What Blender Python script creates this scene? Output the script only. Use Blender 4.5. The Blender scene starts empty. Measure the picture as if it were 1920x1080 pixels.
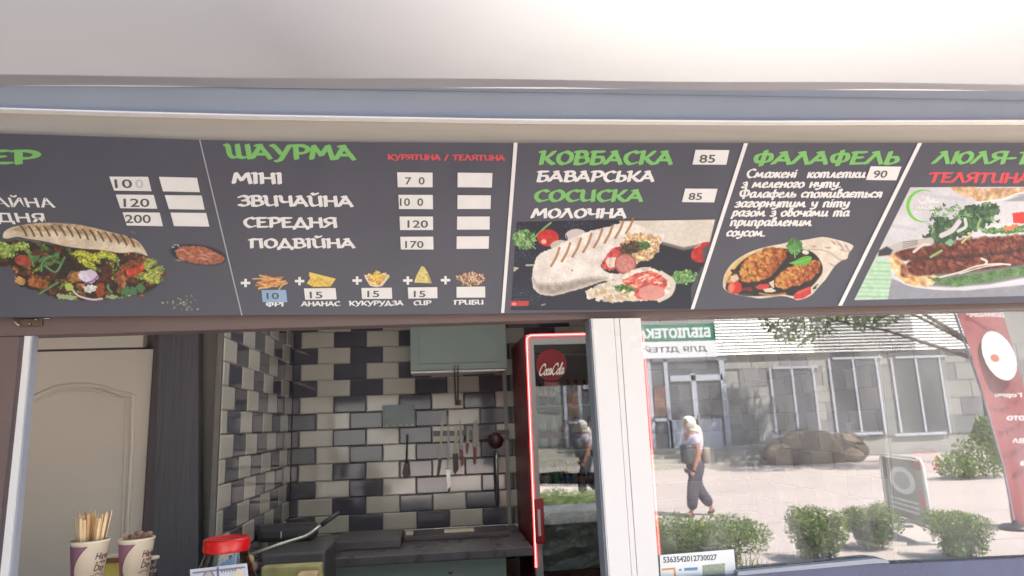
import bpy, bmesh, math, random
import numpy as np
from mathutils import Vector, Matrix
random.seed(7)
RNG = np.random.default_rng(7)
SC = bpy.context.scene
COL = SC.collection

# ------------------------------------------------------------------ camera
CAM = Vector((0.0, -1.5, 1.6))
YAW, PITCH, ROLL = math.radians(6.4646), math.radians(11.0848), math.radians(-2.1509)
FOC = 1280.0                                   # focal length in photograph pixels (1920 wide)
_F = Vector((math.sin(YAW)*math.cos(PITCH), math.cos(YAW)*math.cos(PITCH), math.sin(PITCH)))
_R0 = Vector((math.cos(YAW), -math.sin(YAW), 0))
_U0 = _R0.cross(_F)
_c, _s = math.cos(ROLL), math.sin(ROLL)
_R = _c*_R0 + _s*_U0
_U = -_s*_R0 + _c*_U0
cam_data = bpy.data.cameras.new('camera')
cam_data.sensor_width = 36.0
cam_data.lens = 36.0*FOC/1920.0
cam_data.clip_start = 0.05
cam_data.clip_end = 800
cam_data.dof.use_dof = True; cam_data.dof.focus_distance = 1.7; cam_data.dof.aperture_fstop = 6.5
cam = bpy.data.objects.new('camera', cam_data)
COL.objects.link(cam)
cam.matrix_world = Matrix(((_R.x, _U.x, -_F.x, CAM.x), (_R.y, _U.y, -_F.y, CAM.y), (_R.z, _U.z, -_F.z, CAM.z), (0, 0, 0, 1)))
SC.camera = cam

# ------------------------------------------------------------------ sky, sun, exposure
SUN_EL, SUN_AZ = math.radians(56), math.radians(38)     # azimuth from +Y towards +X
w = bpy.data.worlds.new('World'); SC.world = w; w.use_nodes = True
nt = w.node_tree
bg = nt.nodes['Background']
sky = nt.nodes.new('ShaderNodeTexSky'); sky.sky_type = 'NISHITA'; sky.sun_disc = False
sky.sun_elevation = SUN_EL; sky.sun_rotation = SUN_AZ
sky.air_density = 1.0; sky.dust_density = 1.5
nt.links.new(sky.outputs[0], bg.inputs[0]); bg.inputs[1].default_value = 0.13
sl = bpy.data.lights.new('sun', 'SUN'); sl.energy = 5.0; sl.angle = math.radians(0.5); sl.color = (1, .955, .89)
so = bpy.data.objects.new('sun', sl); COL.objects.link(so)
sdir = Vector((math.sin(SUN_AZ)*math.cos(SUN_EL), math.cos(SUN_AZ)*math.cos(SUN_EL), math.sin(SUN_EL)))
so.rotation_euler = (-sdir).to_track_quat('-Z', 'Y').to_euler()
so.location = (3, 3, 8)
SC.view_settings.view_transform = 'Standard'; SC.view_settings.look = 'None'
SC.view_settings.gamma = 1.0; SC.view_settings.use_curve_mapping = False
SC.view_settings.exposure = 2.1
GF, GR, GI = .035, .95, 1.4
SC.render.engine = 'CYCLES'
cy = SC.cycles
cy.use_denoising = True
cy.max_bounces = 10; cy.diffuse_bounces = 6; cy.glossy_bounces = 5; cy.transparent_max_bounces = 16
cy.transmission_bounces = 6; cy.volume_bounces = 0
cy.caustics_reflective = False; cy.caustics_refractive = False
cy.sample_clamp_indirect = 6.0

# ------------------------------------------------------------------ helpers
def srgb(*c):
    if len(c) == 1 and isinstance(c[0], (tuple, list)): c = c[0]
    o = []
    for v in c[:3]:
        v = v/255.0
        o.append(v/12.92 if v <= .04045 else ((v+.055)/1.055)**2.4)
    return tuple(o)

def ray(px, py):
    return (_F*FOC + _R*(px-960) - _U*(py-540)).normalized()
def P(px, py, Y):
    """point of the plane y=Y that stands at a photograph pixel"""
    d = ray(px, py); t = (Y-CAM.y)/d.y
    return CAM + d*t
MIR = 0.031                                    # the right window pane's plane
def M(px, py, v):
    """real place of something seen mirrored in the pane, v metres behind it"""
    p = P(px, py, v); p.y = 2*MIR - p.y
    return p
def MG(px, py):
    """real ground point of something seen mirrored in the pane"""
    d = ray(px, py); t = -CAM.z/d.z
    p = CAM + d*t; p.y = 2*MIR - p.y
    return p

_mats = {}
def mat(name, col, rough=.6, var=0.0, scale=20, bump=0.0, bscale=60, metal=0.0, spec=.5, emit=None, es=1.0, stretch=None, attr=False, transl=0.0, coat=0.0):
    if name in _mats: return _mats[name]
    m = bpy.data.materials.new(name); m.use_nodes = True; n = m.node_tree.nodes; l = m.node_tree.links
    b = n['Principled BSDF']
    b.inputs['Roughness'].default_value = rough; b.inputs['Metallic'].default_value = metal
    b.inputs['Specular IOR Level'].default_value = spec
    b.inputs['Coat Weight'].default_value = coat
    b.inputs['Base Color'].default_value = (*col, 1)
    src = None
    if attr:
        a = n.new('ShaderNodeAttribute'); a.attribute_name = 'Col'; src = a.outputs['Color']
    if var or bump:
        tc = n.new('ShaderNodeTexCoord'); mp = n.new('ShaderNodeMapping'); l.new(tc.outputs['Object'], mp.inputs[0])
        if stretch: mp.inputs['Scale'].default_value = stretch
    if var:
        t = n.new('ShaderNodeTexNoise'); t.inputs['Scale'].default_value = scale; t.inputs['Detail'].default_value = 6
        l.new(mp.outputs[0], t.inputs[0])
        r = n.new('ShaderNodeMapRange'); l.new(t.outputs[0], r.inputs[0])
        r.inputs['From Min'].default_value = .25; r.inputs['From Max'].default_value = .75
        r.inputs['To Min'].default_value = 1-var; r.inputs['To Max'].default_value = 1+var
        x = n.new('ShaderNodeVectorMath'); x.operation = 'SCALE'
        if src: l.new(src, x.inputs[0])
        else: x.inputs[0].default_value = col
        l.new(r.outputs[0], x.inputs['Scale']); src = x.outputs[0]
        rr = n.new('ShaderNodeMapRange'); l.new(t.outputs[0], rr.inputs[0])
        rr.inputs['To Min'].default_value = max(0, rough-.12); rr.inputs['To Max'].default_value = min(1, rough+.12)
        l.new(rr.outputs[0], b.inputs['Roughness'])
    if src: l.new(src, b.inputs['Base Color'])
    if bump:
        t2 = n.new('ShaderNodeTexNoise'); t2.inputs['Scale'].default_value = bscale; t2.inputs['Detail'].default_value = 4
        l.new(mp.outputs[0], t2.inputs[0])
        bp = n.new('ShaderNodeBump'); bp.inputs['Strength'].default_value = bump; bp.inputs['Distance'].default_value = .01
        l.new(t2.outputs[0], bp.inputs['Height']); l.new(bp.outputs[0], b.inputs['Normal'])
    if emit:
        b.inputs['Emission Color'].default_value = (*emit, 1); b.inputs['Emission Strength'].default_value = es
    if transl:
        tr = n.new('ShaderNodeBsdfTranslucent'); mx = n.new('ShaderNodeMixShader'); mx.inputs[0].default_value = transl
        if src: l.new(src, tr.inputs[0])
        else: tr.inputs[0].default_value = (*col, 1)
        l.new(b.outputs[0], mx.inputs[1]); l.new(tr.outputs[0], mx.inputs[2])
        l.new(mx.outputs[0], n['Material Output'].inputs[0])
    _mats[name] = m
    return m

def glass_mat(name, refl, tint=(.95, .96, .96), grime_veil=0.0):
    if name in _mats: return _mats[name]
    m = bpy.data.materials.new(name); m.use_nodes = True; n = m.node_tree.nodes; l = m.node_tree.links
    n.remove(n['Principled BSDF'])
    tr = n.new('ShaderNodeBsdfTransparent'); tr.inputs[0].default_value = (*tint, 1)
    gl = n.new('ShaderNodeBsdfGlossy'); gl.inputs['Roughness'].default_value = 0.0
    lw = n.new('ShaderNodeFresnel'); lw.inputs[0].default_value = 1.5
    ma = n.new('ShaderNodeMath'); ma.operation = 'MULTIPLY_ADD'; ma.use_clamp = True
    ma.inputs[1].default_value = 1.6; ma.inputs[2].default_value = refl
    l.new(lw.outputs[0], ma.inputs[0])
    mx = n.new('ShaderNodeMixShader'); l.new(ma.outputs[0], mx.inputs[0]); l.new(tr.outputs[0], mx.inputs[1]); l.new(gl.outputs[0], mx.inputs[2])
    out = mx.outputs[0]
    if grime_veil:
        df = n.new('ShaderNodeBsdfDiffuse'); df.inputs[0].default_value = (.7, .7, .68, 1)
        tc = n.new('ShaderNodeTexCoord'); mp = n.new('ShaderNodeMapping'); mp.inputs['Scale'].default_value = (3, 1, 1.2)
        l.new(tc.outputs['Object'], mp.inputs[0])
        t = n.new('ShaderNodeTexNoise'); t.inputs['Scale'].default_value = 4; t.inputs['Detail'].default_value = 8; l.new(mp.outputs[0], t.inputs[0])
        r = n.new('ShaderNodeMapRange'); l.new(t.outputs[0], r.inputs[0]); r.inputs['From Min'].default_value = .35; r.inputs['From Max'].default_value = .8
        r.inputs['To Min'].default_value = grime_veil*.35; r.inputs['To Max'].default_value = grime_veil*1.8
        m2 = n.new('ShaderNodeMixShader'); l.new(r.outputs[0], m2.inputs[0]); l.new(out, m2.inputs[1]); l.new(df.outputs[0], m2.inputs[2])
        out = m2.outputs[0]
    l.new(out, n['Material Output'].inputs[0])
    _mats[name] = m
    return m

def link(name, me, m=None, parent=None, smooth=False):
    if m is not None and not me.materials: me.materials.append(m)
    o = bpy.data.objects.new(name, me); COL.objects.link(o)
    if parent is not None:
        o.parent = parent
        o.matrix_parent_inverse = Matrix.Translation(-parent.location) if parent.rotation_euler.z == 0 else parent_inv(parent)
    if smooth:
        me.polygons.foreach_set('use_smooth', [True]*len(me.polygons))
    return o
def parent_inv(p):
    return (Matrix.Translation(p.location) @ p.rotation_euler.to_matrix().to_4x4()).inverted()

def tag(o, label=None, cat=None, group=None, kind=None):
    if label: o['label'] = label
    if cat: o['category'] = cat
    if group: o['group'] = group
    if kind: o['kind'] = kind
    return o
def thing(name, label, cat, loc=(0, 0, 0), group=None, parent=None):
    o = bpy.data.objects.new(name, None); COL.objects.link(o); o.location = loc
    o.empty_display_size = .1
    return tag(o, label, cat, group)

class MB:
    """a mesh builder in world coordinates"""
    def __init__(s): s.v = []; s.f = []
    def add(s, v, f):
        k = len(s.v); s.v += [tuple(x) for x in v]; s.f += [tuple(i+k for i in q) for q in f]; return s
    def box(s, a, b, bev=0.0):
        (x0, y0, z0), (x1, y1, z1) = a, b
        x0, x1 = min(x0, x1), max(x0, x1); y0, y1 = min(y0, y1), max(y0, y1); z0, z1 = min(z0, z1), max(z0, z1)
        if bev <= 0:
            v = [(x0,y0,z0),(x1,y0,z0),(x1,y1,z0),(x0,y1,z0),(x0,y0,z1),(x1,y0,z1),(x1,y1,z1),(x0,y1,z1)]
            return s.add(v, [(3,2,1,0),(4,5,6,7),(0,1,5,4),(1,2,6,5),(2,3,7,6),(3,0,4,7)])
        bm = bmesh.new(); bmesh.ops.create_cube(bm, size=1)
        for q in bm.verts: q.co = Vector(((x0+x1)/2+q.co.x*(x1-x0), (y0+y1)/2+q.co.y*(y1-y0), (z0+z1)/2+q.co.z*(z1-z0)))
        bmesh.ops.bevel(bm, geom=bm.edges[:], offset=min(bev, .45*min(x1-x0, y1-y0, z1-z0)), segments=2, affect='EDGES', profile=.6)
        bm.verts.index_update()
        s.add([q.co[:] for q in bm.verts], [[q.index for q in f.verts] for f in bm.faces]); bm.free(); return s
    def prism(s, pts, d):
        """pts: world points of a planar outline; d: extrusion vector"""
        n = len(pts); d = Vector(d); p = [Vector(q) for q in pts]
        nrm = Vector()
        for i in range(n): nrm += p[i].cross(p[(i+1) % n])
        if nrm.dot(d) > 0: p = p[::-1]
        v = p+[q+d for q in p]
        return s.add(v, [tuple(range(n))]+[tuple(range(2*n-1, n-1, -1))]+[(i, i+n, (i+1) % n+n, (i+1) % n) for i in range(n)])
    def tube(s, pts, r, n=8, cap=True):
        pts = [Vector(p) for p in pts]; rs = r if isinstance(r, (list, tuple)) else [r]*len(pts)
        k = len(s.v); up = None
        for i, p in enumerate(pts):
            t = (pts[min(i+1, len(pts)-1)]-pts[max(i-1, 0)])
            if t.length < 1e-9: t = Vector((0, 0, 1))
            t.normalize()
            if up is None: up = Vector((0, 0, 1)) if abs(t.z) < .9 else Vector((1, 0, 0))
            a = t.cross(up)
            if a.length < 1e-4: a = t.cross(Vector((0, 1, 0)))
            a.normalize(); b = a.cross(t).normalized(); up = b
            for j in range(n):
                q = 2*math.pi*j/n
                s.v.append(tuple(p+(a*math.cos(q)+b*math.sin(q))*rs[i]))
        for i in range(len(pts)-1):
            for j in range(n):
                s.f.append((k+i*n+j, k+(i+1)*n+j, k+(i+1)*n+(j+1) % n, k+i*n+(j+1) % n))
        if cap:
            s.f.append(tuple(k+j for j in range(n))); s.f.append(tuple(k+(len(pts)-1)*n+j for j in reversed(range(n))))
        return s
    def lathe(s, c, prof, n=24, cap=True):
        """prof: (radius, z) from bottom to top about vertical axis at c"""
        k = len(s.v); c = Vector(c)
        for r, z in prof:
            for j in range(n):
                q = 2*math.pi*j/n; s.v.append((c.x+r*math.cos(q), c.y+r*math.sin(q), c.z+z))
        for i in range(len(prof)-1):
            for j in range(n):
                s.f.append((k+i*n+j, k+i*n+(j+1) % n, k+(i+1)*n+(j+1) % n, k+(i+1)*n+j))
        if cap:
            if prof[0][0] > 1e-5: s.f.append(tuple(k+j for j in reversed(range(n))))
            if prof[-1][0] > 1e-5: s.f.append(tuple(k+(len(prof)-1)*n+j for j in range(n)))
        return s
    def mesh(s, name='mesh'):
        me = bpy.data.meshes.new(name); me.from_pydata(s.v, [], s.f); me.update(); return me
    def build(s, name, m, parent=None, smooth=False):
        return link(name, s.mesh(name), m, parent, smooth)

def pxprism(pts, Y, th, lift=0.0):
    """outline in photograph pixels on plane y=Y, thickness th going away from the viewer"""
    return MB().prism([P(x, y, Y) for x, y in pts], (0, th, 0))
def pxbox(x0, y0, x1, y1, Y, depth, bev=0.0):
    """upright box whose front face spans the pixel rectangle on plane y=Y"""
    a = P(x0, (y0+y1)/2, Y).x; b = P(x1, (y0+y1)/2, Y).x
    t = P((x0+x1)/2, y0, Y).z; u = P((x0+x1)/2, y1, Y).z
    return MB().box((a, Y, u), (b, Y+depth, t), bev)
# ------------------------------------------------------------------ broad-nib lettering
def crv(*p):
    return ('c', p)
G = {}
def g(ch, w, *st): G[ch] = (w, st)
# each stroke: tuple of (x,y) ; wrapped by crv() when smooth
g('Ш', 1.2, crv((.0,1),(.12,.9),(.14,.3),(.3,.06),(.6,.12)), ((.6,1),(.6,.08)), crv((.6,.12),(.8,.04),(1.08,.12)), ((1.1,1),(1.12,.0)))
g('А', 1.0, ((.0,.02),(.5,.98)), ((.46,1),(.9,.0)), ((.22,.32),(.78,.32)), ((.28,.98),(.5,1)))
g('У', .95, crv((.0,1),(.14,.9),(.42,.36)), crv((.9,1),(.55,.3),(.3,-.14),(.12,-.16)))
g('Р', .85, ((.2,1),(.14,.0)), crv((.0,.98),(.5,1.0),(.8,.78),(.6,.46),(.2,.42)))
g('М', 1.15, ((.0,.02),(.2,.98)), ((.2,1),(.5,.28)), ((.5,.28),(.9,1)), ((.92,1),(1.05,.0)))
g('І', .38, ((.18,1),(.16,.0)), ((.02,1),(.18,1)))
g('Ї', .38, ((.18,1),(.16,.0)), ((.05,1.2),(.08,1.2)), ((.28,1.2),(.31,1.2)))
g('Н', 1.0, ((.14,1),(.12,.0)), ((.0,.98),(.14,1)), ((.82,1),(.86,.0)), ((.14,.52),(.82,.52)))
g('З', .8, crv((.06,.86),(.35,1.0),(.68,.82),(.5,.56),(.3,.54)), crv((.3,.54),(.62,.52),(.72,.22),(.42,.0),(.02,.1)))
g('В', .9, ((.18,1),(.14,.0)), crv((.02,.98),(.5,1.0),(.7,.78),(.5,.55),(.18,.54)), crv((.3,.54),(.72,.5),(.8,.2),(.5,.0),(.12,.02)))
g('И', 1.0, crv((.0,1),(.13,.9),(.14,.3),(.34,.04),(.78,.2)), ((.8,1),(.84,.0)))
g('Й', 1.0, crv((.0,1),(.13,.9),(.14,.3),(.34,.04),(.78,.2)), ((.8,1),(.84,.0)), crv((.28,1.3),(.44,1.16),(.64,1.3)))
g('Ч', .95, crv((.0,1),(.13,.9),(.14,.55),(.36,.38),(.76,.48)), ((.78,1),(.82,.0)))
g('С', .85, crv((.78,.88),(.5,1.0),(.14,.72),(.12,.3),(.42,.0),(.78,.12)))
g('Е', .85, ((.16,1),(.14,.0)), ((.02,.98),(.7,.98)), ((.16,.53),(.58,.53)), ((.14,.02),(.76,.04)))
g('Є', .85, crv((.78,.88),(.5,1.0),(.14,.72),(.12,.3),(.42,.0),(.78,.12)), ((.2,.52),(.55,.52)))
g('Д', 1.05, ((.12,.08),(.5,.98)), ((.46,1),(.84,.04)), ((.0,.05),(.95,.05)), ((.02,.05),(.0,-.18)), ((.95,.05),(.97,-.18)))
g('Я', .95, ((.78,1),(.82,.0)), crv((.84,.98),(.34,1.0),(.1,.76),(.3,.5),(.78,.48)), ((.5,.46),(.04,.02)))
g('П', 1.0, ((.16,.96),(.12,.0)), crv((.0,.9),(.2,.98),(.5,.94),(.86,.98)), ((.8,.96),(.84,.0)))
g('О', .98, crv((.5,1.0),(.16,.76),(.12,.28),(.46,.0),(.82,.26),(.84,.74),(.5,1.0)))
g('Ф', 1.1, ((.54,1.12),(.52,-.12)), crv((.54,.86),(.2,.8),(.1,.5),(.24,.2),(.54,.16),(.84,.22),(.96,.5),(.86,.8),(.54,.86)))
g('К', .95, ((.18,1),(.14,.0)), ((.0,.98),(.18,1)), crv((.8,1),(.5,.6),(.22,.5)), crv((.34,.54),(.6,.2),(.86,.0)))
g('Л', .95, ((.0,.02),(.48,.98)), ((.44,1),(.86,.0)), ((.26,.98),(.46,1)))
g('Ь', .8, ((.18,1),(.14,.0)), crv((.16,.54),(.6,.54),(.7,.22),(.44,.0),(.12,.02)))
g('Б', .88, ((.18,1),(.14,.0)), ((.04,.98),(.7,.98)), crv((.16,.54),(.66,.54),(.76,.22),(.5,.0),(.12,.02)))
g('Т', .9, ((.44,.98),(.4,.0)), crv((.0,.86),(.12,.98),(.7,.94),(.86,1.0)))
g('Г', .7, ((.2,.96),(.16,.0)), crv((.0,.9),(.16,.98),(.5,.94),(.68,1.0)))
g('Ю', 1.25, ((.16,1),(.14,.0)), ((.16,.5),(.42,.5)), crv((.8,1.0),(.46,.76),(.44,.28),(.76,.0),(1.08,.26),(1.1,.74),(.8,1.0)))
g('-', .5, ((.06,.45),(.4,.45)))
g('/', .6, ((.04,-.1),(.5,1.1)))
g('.', .3, ((.08,.04),(.12,.04)))
g(' ', .5)
# lower case, x-height .62
g('с', .55, crv((.5,.56),(.3,.64),(.08,.4),(.14,.08),(.46,.1)))
g('м', .95, ((.02,.02),(.16,.6)), ((.16,.6),(.38,.12)), ((.38,.12),(.66,.6)), crv((.66,.6),(.72,.1),(.88,.04)))
g('а', .66, crv((.5,.58),(.26,.62),(.06,.34),(.14,.04),(.34,.06),(.52,.34)), crv((.54,.6),(.5,.16),(.62,.04)))
g('ж', .95, ((.46,.62),(.42,.0)), crv((.08,.62),(.26,.36),(.04,.0)), crv((.84,.62),(.6,.36),(.86,.0)), ((.2,.34),(.7,.34)))
g('е', .56, crv((.1,.3),(.44,.4),(.36,.62),(.14,.52),(.08,.18),(.26,.0),(.5,.12)))
g('є', .56, crv((.5,.56),(.3,.64),(.08,.4),(.14,.08),(.46,.1)), ((.12,.34),(.38,.34)))
g('н', .68, ((.12,.62),(.08,.0)), ((.54,.62),(.52,.04)), ((.1,.32),(.54,.34)))
g('і', .3, ((.12,.62),(.1,.02)), ((.14,.86),(.17,.86)))
g('к', .62, ((.12,.62),(.08,.0)), crv((.52,.62),(.28,.36),(.14,.32)), crv((.26,.36),(.36,.1),(.56,.02)))
g('о', .62, crv((.3,.62),(.06,.42),(.1,.1),(.3,.0),(.52,.2),(.5,.5),(.3,.62)))
g('т', .98, ((.1,.6),(.06,.0)), crv((.1,.5),(.3,.64),(.44,.5)), ((.44,.54),(.4,.0)), crv((.44,.5),(.64,.64),(.78,.5)), crv((.78,.54),(.76,.1),(.88,.02)))
g('л', .62, crv((.0,.04),(.14,.1),(.34,.6)), crv((.34,.6),(.44,.1),(.56,.02)))
g('и', .7, crv((.08,.6),(.08,.14),(.24,.02),(.5,.3)), crv((.52,.6),(.5,.12),(.62,.02)))
g('з', .52, crv((.06,.54),(.3,.64),(.4,.46),(.2,.34)), crv((.2,.34),(.44,.26),(.3,.0),(.0,.06)))
g('г', .5, crv((.08,.5),(.2,.64),(.44,.54),(.1,.12),(.2,.0),(.42,.1)))
g('у', .62, crv((.06,.6),(.1,.24),(.26,.16),(.46,.3)), crv((.52,.6),(.44,.0),(.2,-.24),(.0,-.16)))
g('п', .68, ((.12,.58),(.08,.0)), crv((.1,.48),(.34,.64),(.52,.5)), crv((.52,.54),(.48,.1),(.6,.02)))
g('в', .6, crv((.1,.1),(.2,.9),(.4,.92),(.2,.5)), crv((.16,.5),(.46,.5),(.5,.2),(.3,.0),(.1,.08)))
g('ф', .9, ((.46,.92),(.4,-.26)), crv((.44,.6),(.1,.5),(.08,.12),(.42,.04),(.78,.14),(.82,.5),(.44,.6)))
g('я', .62, ((.5,.6),(.46,.0)), crv((.5,.58),(.2,.62),(.1,.44),(.24,.28),(.48,.3)), ((.28,.28),(.02,.02)))
g('р', .64, ((.16,.62),(.04,-.28)), crv((.14,.44),(.34,.64),(.52,.44),(.4,.08),(.12,.06)))
g('д', .6, crv((.46,.6),(.14,.6),(.06,.14),(.3,.04),(.5,.5)), crv((.52,.5),(.5,.8),(.2,.9)))
g('ч', .62, crv((.08,.6),(.08,.36),(.3,.28),(.5,.38)), ((.52,.6),(.5,.0)))
g('ь', .56, ((.12,.62),(.08,.0)), crv((.1,.34),(.44,.36),(.44,.08),(.08,.02)))

def catmull(p, k=6):
    p = [np.array(q, float) for q in p]
    if len(p) < 3: return p
    q = [2*p[0]-p[1]]+p+[2*p[-1]-p[-2]]
    o = []
    for i in range(1, len(q)-2):
        for j in range(k):
            t = j/k
            o.append(.5*((2*q[i])+(-q[i-1]+q[i+1])*t+(2*q[i-1]-5*q[i]+4*q[i+1]-q[i+2])*t*t+(-q[i-1]+3*q[i]-3*q[i+1]+q[i+2])*t**3))
    o.append(p[-1]); return o

def hull(pts):
    pts = sorted(set((round(float(a), 5), round(float(b), 5)) for a, b in pts))
    if len(pts) < 3: return pts
    def half(ps):
        h = []
        for p in ps:
            while len(h) > 1 and (h[-1][0]-h[-2][0])*(p[1]-h[-2][1])-(h[-1][1]-h[-2][1])*(p[0]-h[-2][0]) <= 0: h.pop()
            h.append(p)
        return h
    a = half(pts); b = half(pts[::-1])
    return a[:-1]+b[:-1]

def layout(text, nib=.2, thin=.07, ang=25, gap=.06, glyphs=None):
    """convex polygons (in letter units) of a line of broad-nib text and its total width"""
    gl = glyphs or G
    a = math.radians(ang); u = np.array([math.cos(a), math.sin(a)])*nib/2; v = np.array([-math.sin(a), math.cos(a)])*thin/2
    x = 0; out = []
    for ch in text:
        wd, st = gl.get(ch, gl[' '])
        for s in st:
            pts = catmull(s[1]) if s[0] == 'c' else [np.array(q, float) for q in s]
            for i in range(len(pts)-1):
                hh = []
                for q in (pts[i], pts[i+1]):
                    q = q+[x, 0]
                    hh += [q+u+v, q+u-v, q-u+v, q-u-v]
                out.append(hull(hh))
        x += wd+gap
    return out, x-gap

def put_word(name, text, x0, y0, x1, y1, h, Y, m, parent, slant=0.0, lift=.0006, glyphs=None, up=None, **kw):
    """write text from baseline pixel (x0,y0) to (x1,y1), cap height h pixels, on plane y=Y, thickness .3 mm"""
    polys, W = layout(text, glyphs=glyphs, **kw)
    v = []; f = []
    bx, by = (x1-x0)/W, (y1-y0)/W
    for i, pg in enumerate(polys):
        if len(pg) < 3: continue
        k = len(v)
        yy = Y-lift-.00002*(i % 9)
        for a, b in pg:
            v.append(tuple(P(x0+bx*a+slant*h*b, y0+by*a-h*b, yy)))
        f.append(tuple(range(k, k+len(pg))))
    me = bpy.data.meshes.new(name); me.from_pydata(v, [], f); me.update()
    return link(name, me, m, parent)

_tm = {}
def text_data(body, bold=.02, shear=0.0):
    key = (body, bold, shear)
    if key in _tm: return _tm[key]
    c = bpy.data.curves.new('t', 'FONT'); c.body = body; c.offset = bold; c.shear = shear; c.resolution_u = 3
    o = bpy.data.objects.new('t', c); COL.objects.link(o)
    dg = bpy.context.evaluated_depsgraph_get()
    me = bpy.data.meshes.new_from_object(o.evaluated_get(dg))
    v = np.array([q.co[:2] for q in me.vertices]); f = [tuple(p.vertices) for p in me.polygons]
    bpy.data.objects.remove(o); bpy.data.curves.remove(c); bpy.data.meshes.remove(me)
    _tm[key] = (v, f); return _tm[key]

def put_sans(name, body, quad, Y, m, parent, bold=.02, lift=.0009, fn=P, flat=True):
    """plain lettering stretched onto a pixel quad (tl, tr, br, bl) of plane y=Y"""
    v, f = text_data(body, bold)
    lo, hi = v.min(0), v.max(0); w = (v-lo)/(hi-lo)
    tl, tr, br, bl = [np.array(q, float) for q in quad]
    vv = []
    for a, b in w:
        q = (bl*(1-a)+br*a)*(1-b)+(tl*(1-a)+tr*a)*b
        vv.append(tuple(fn(q[0], q[1], Y-lift)))
    # every face on its own hair-thin level, so strokes that overlap never share a plane
    v2 = []; f2 = []
    for i, q in enumerate(f):
        f2.append(tuple(range(len(v2), len(v2)+len(q))))
        v2 += [(vv[k][0], vv[k][1]-.000012*(i % 11), vv[k][2]) for k in q]
    me = bpy.data.meshes.new(name); me.from_pydata(v2, [], f2); me.update()
    return link(name, me, m, parent)

def world_text(name, body, origin, ux, uz, w, h, m, parent, bold=.02):
    """lettering from origin along ux (width w) and uz (height h), flat"""
    v, f = text_data(body, bold)
    lo, hi = v.min(0), v.max(0); q = (v-lo)/(hi-lo)
    o = Vector(origin); ux = Vector(ux); uz = Vector(uz)
    me = bpy.data.meshes.new(name); me.from_pydata([tuple(o+ux*(a*w)+uz*(b*h)) for a, b in q], [], f); me.update()
    return link(name, me, m, parent)

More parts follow.
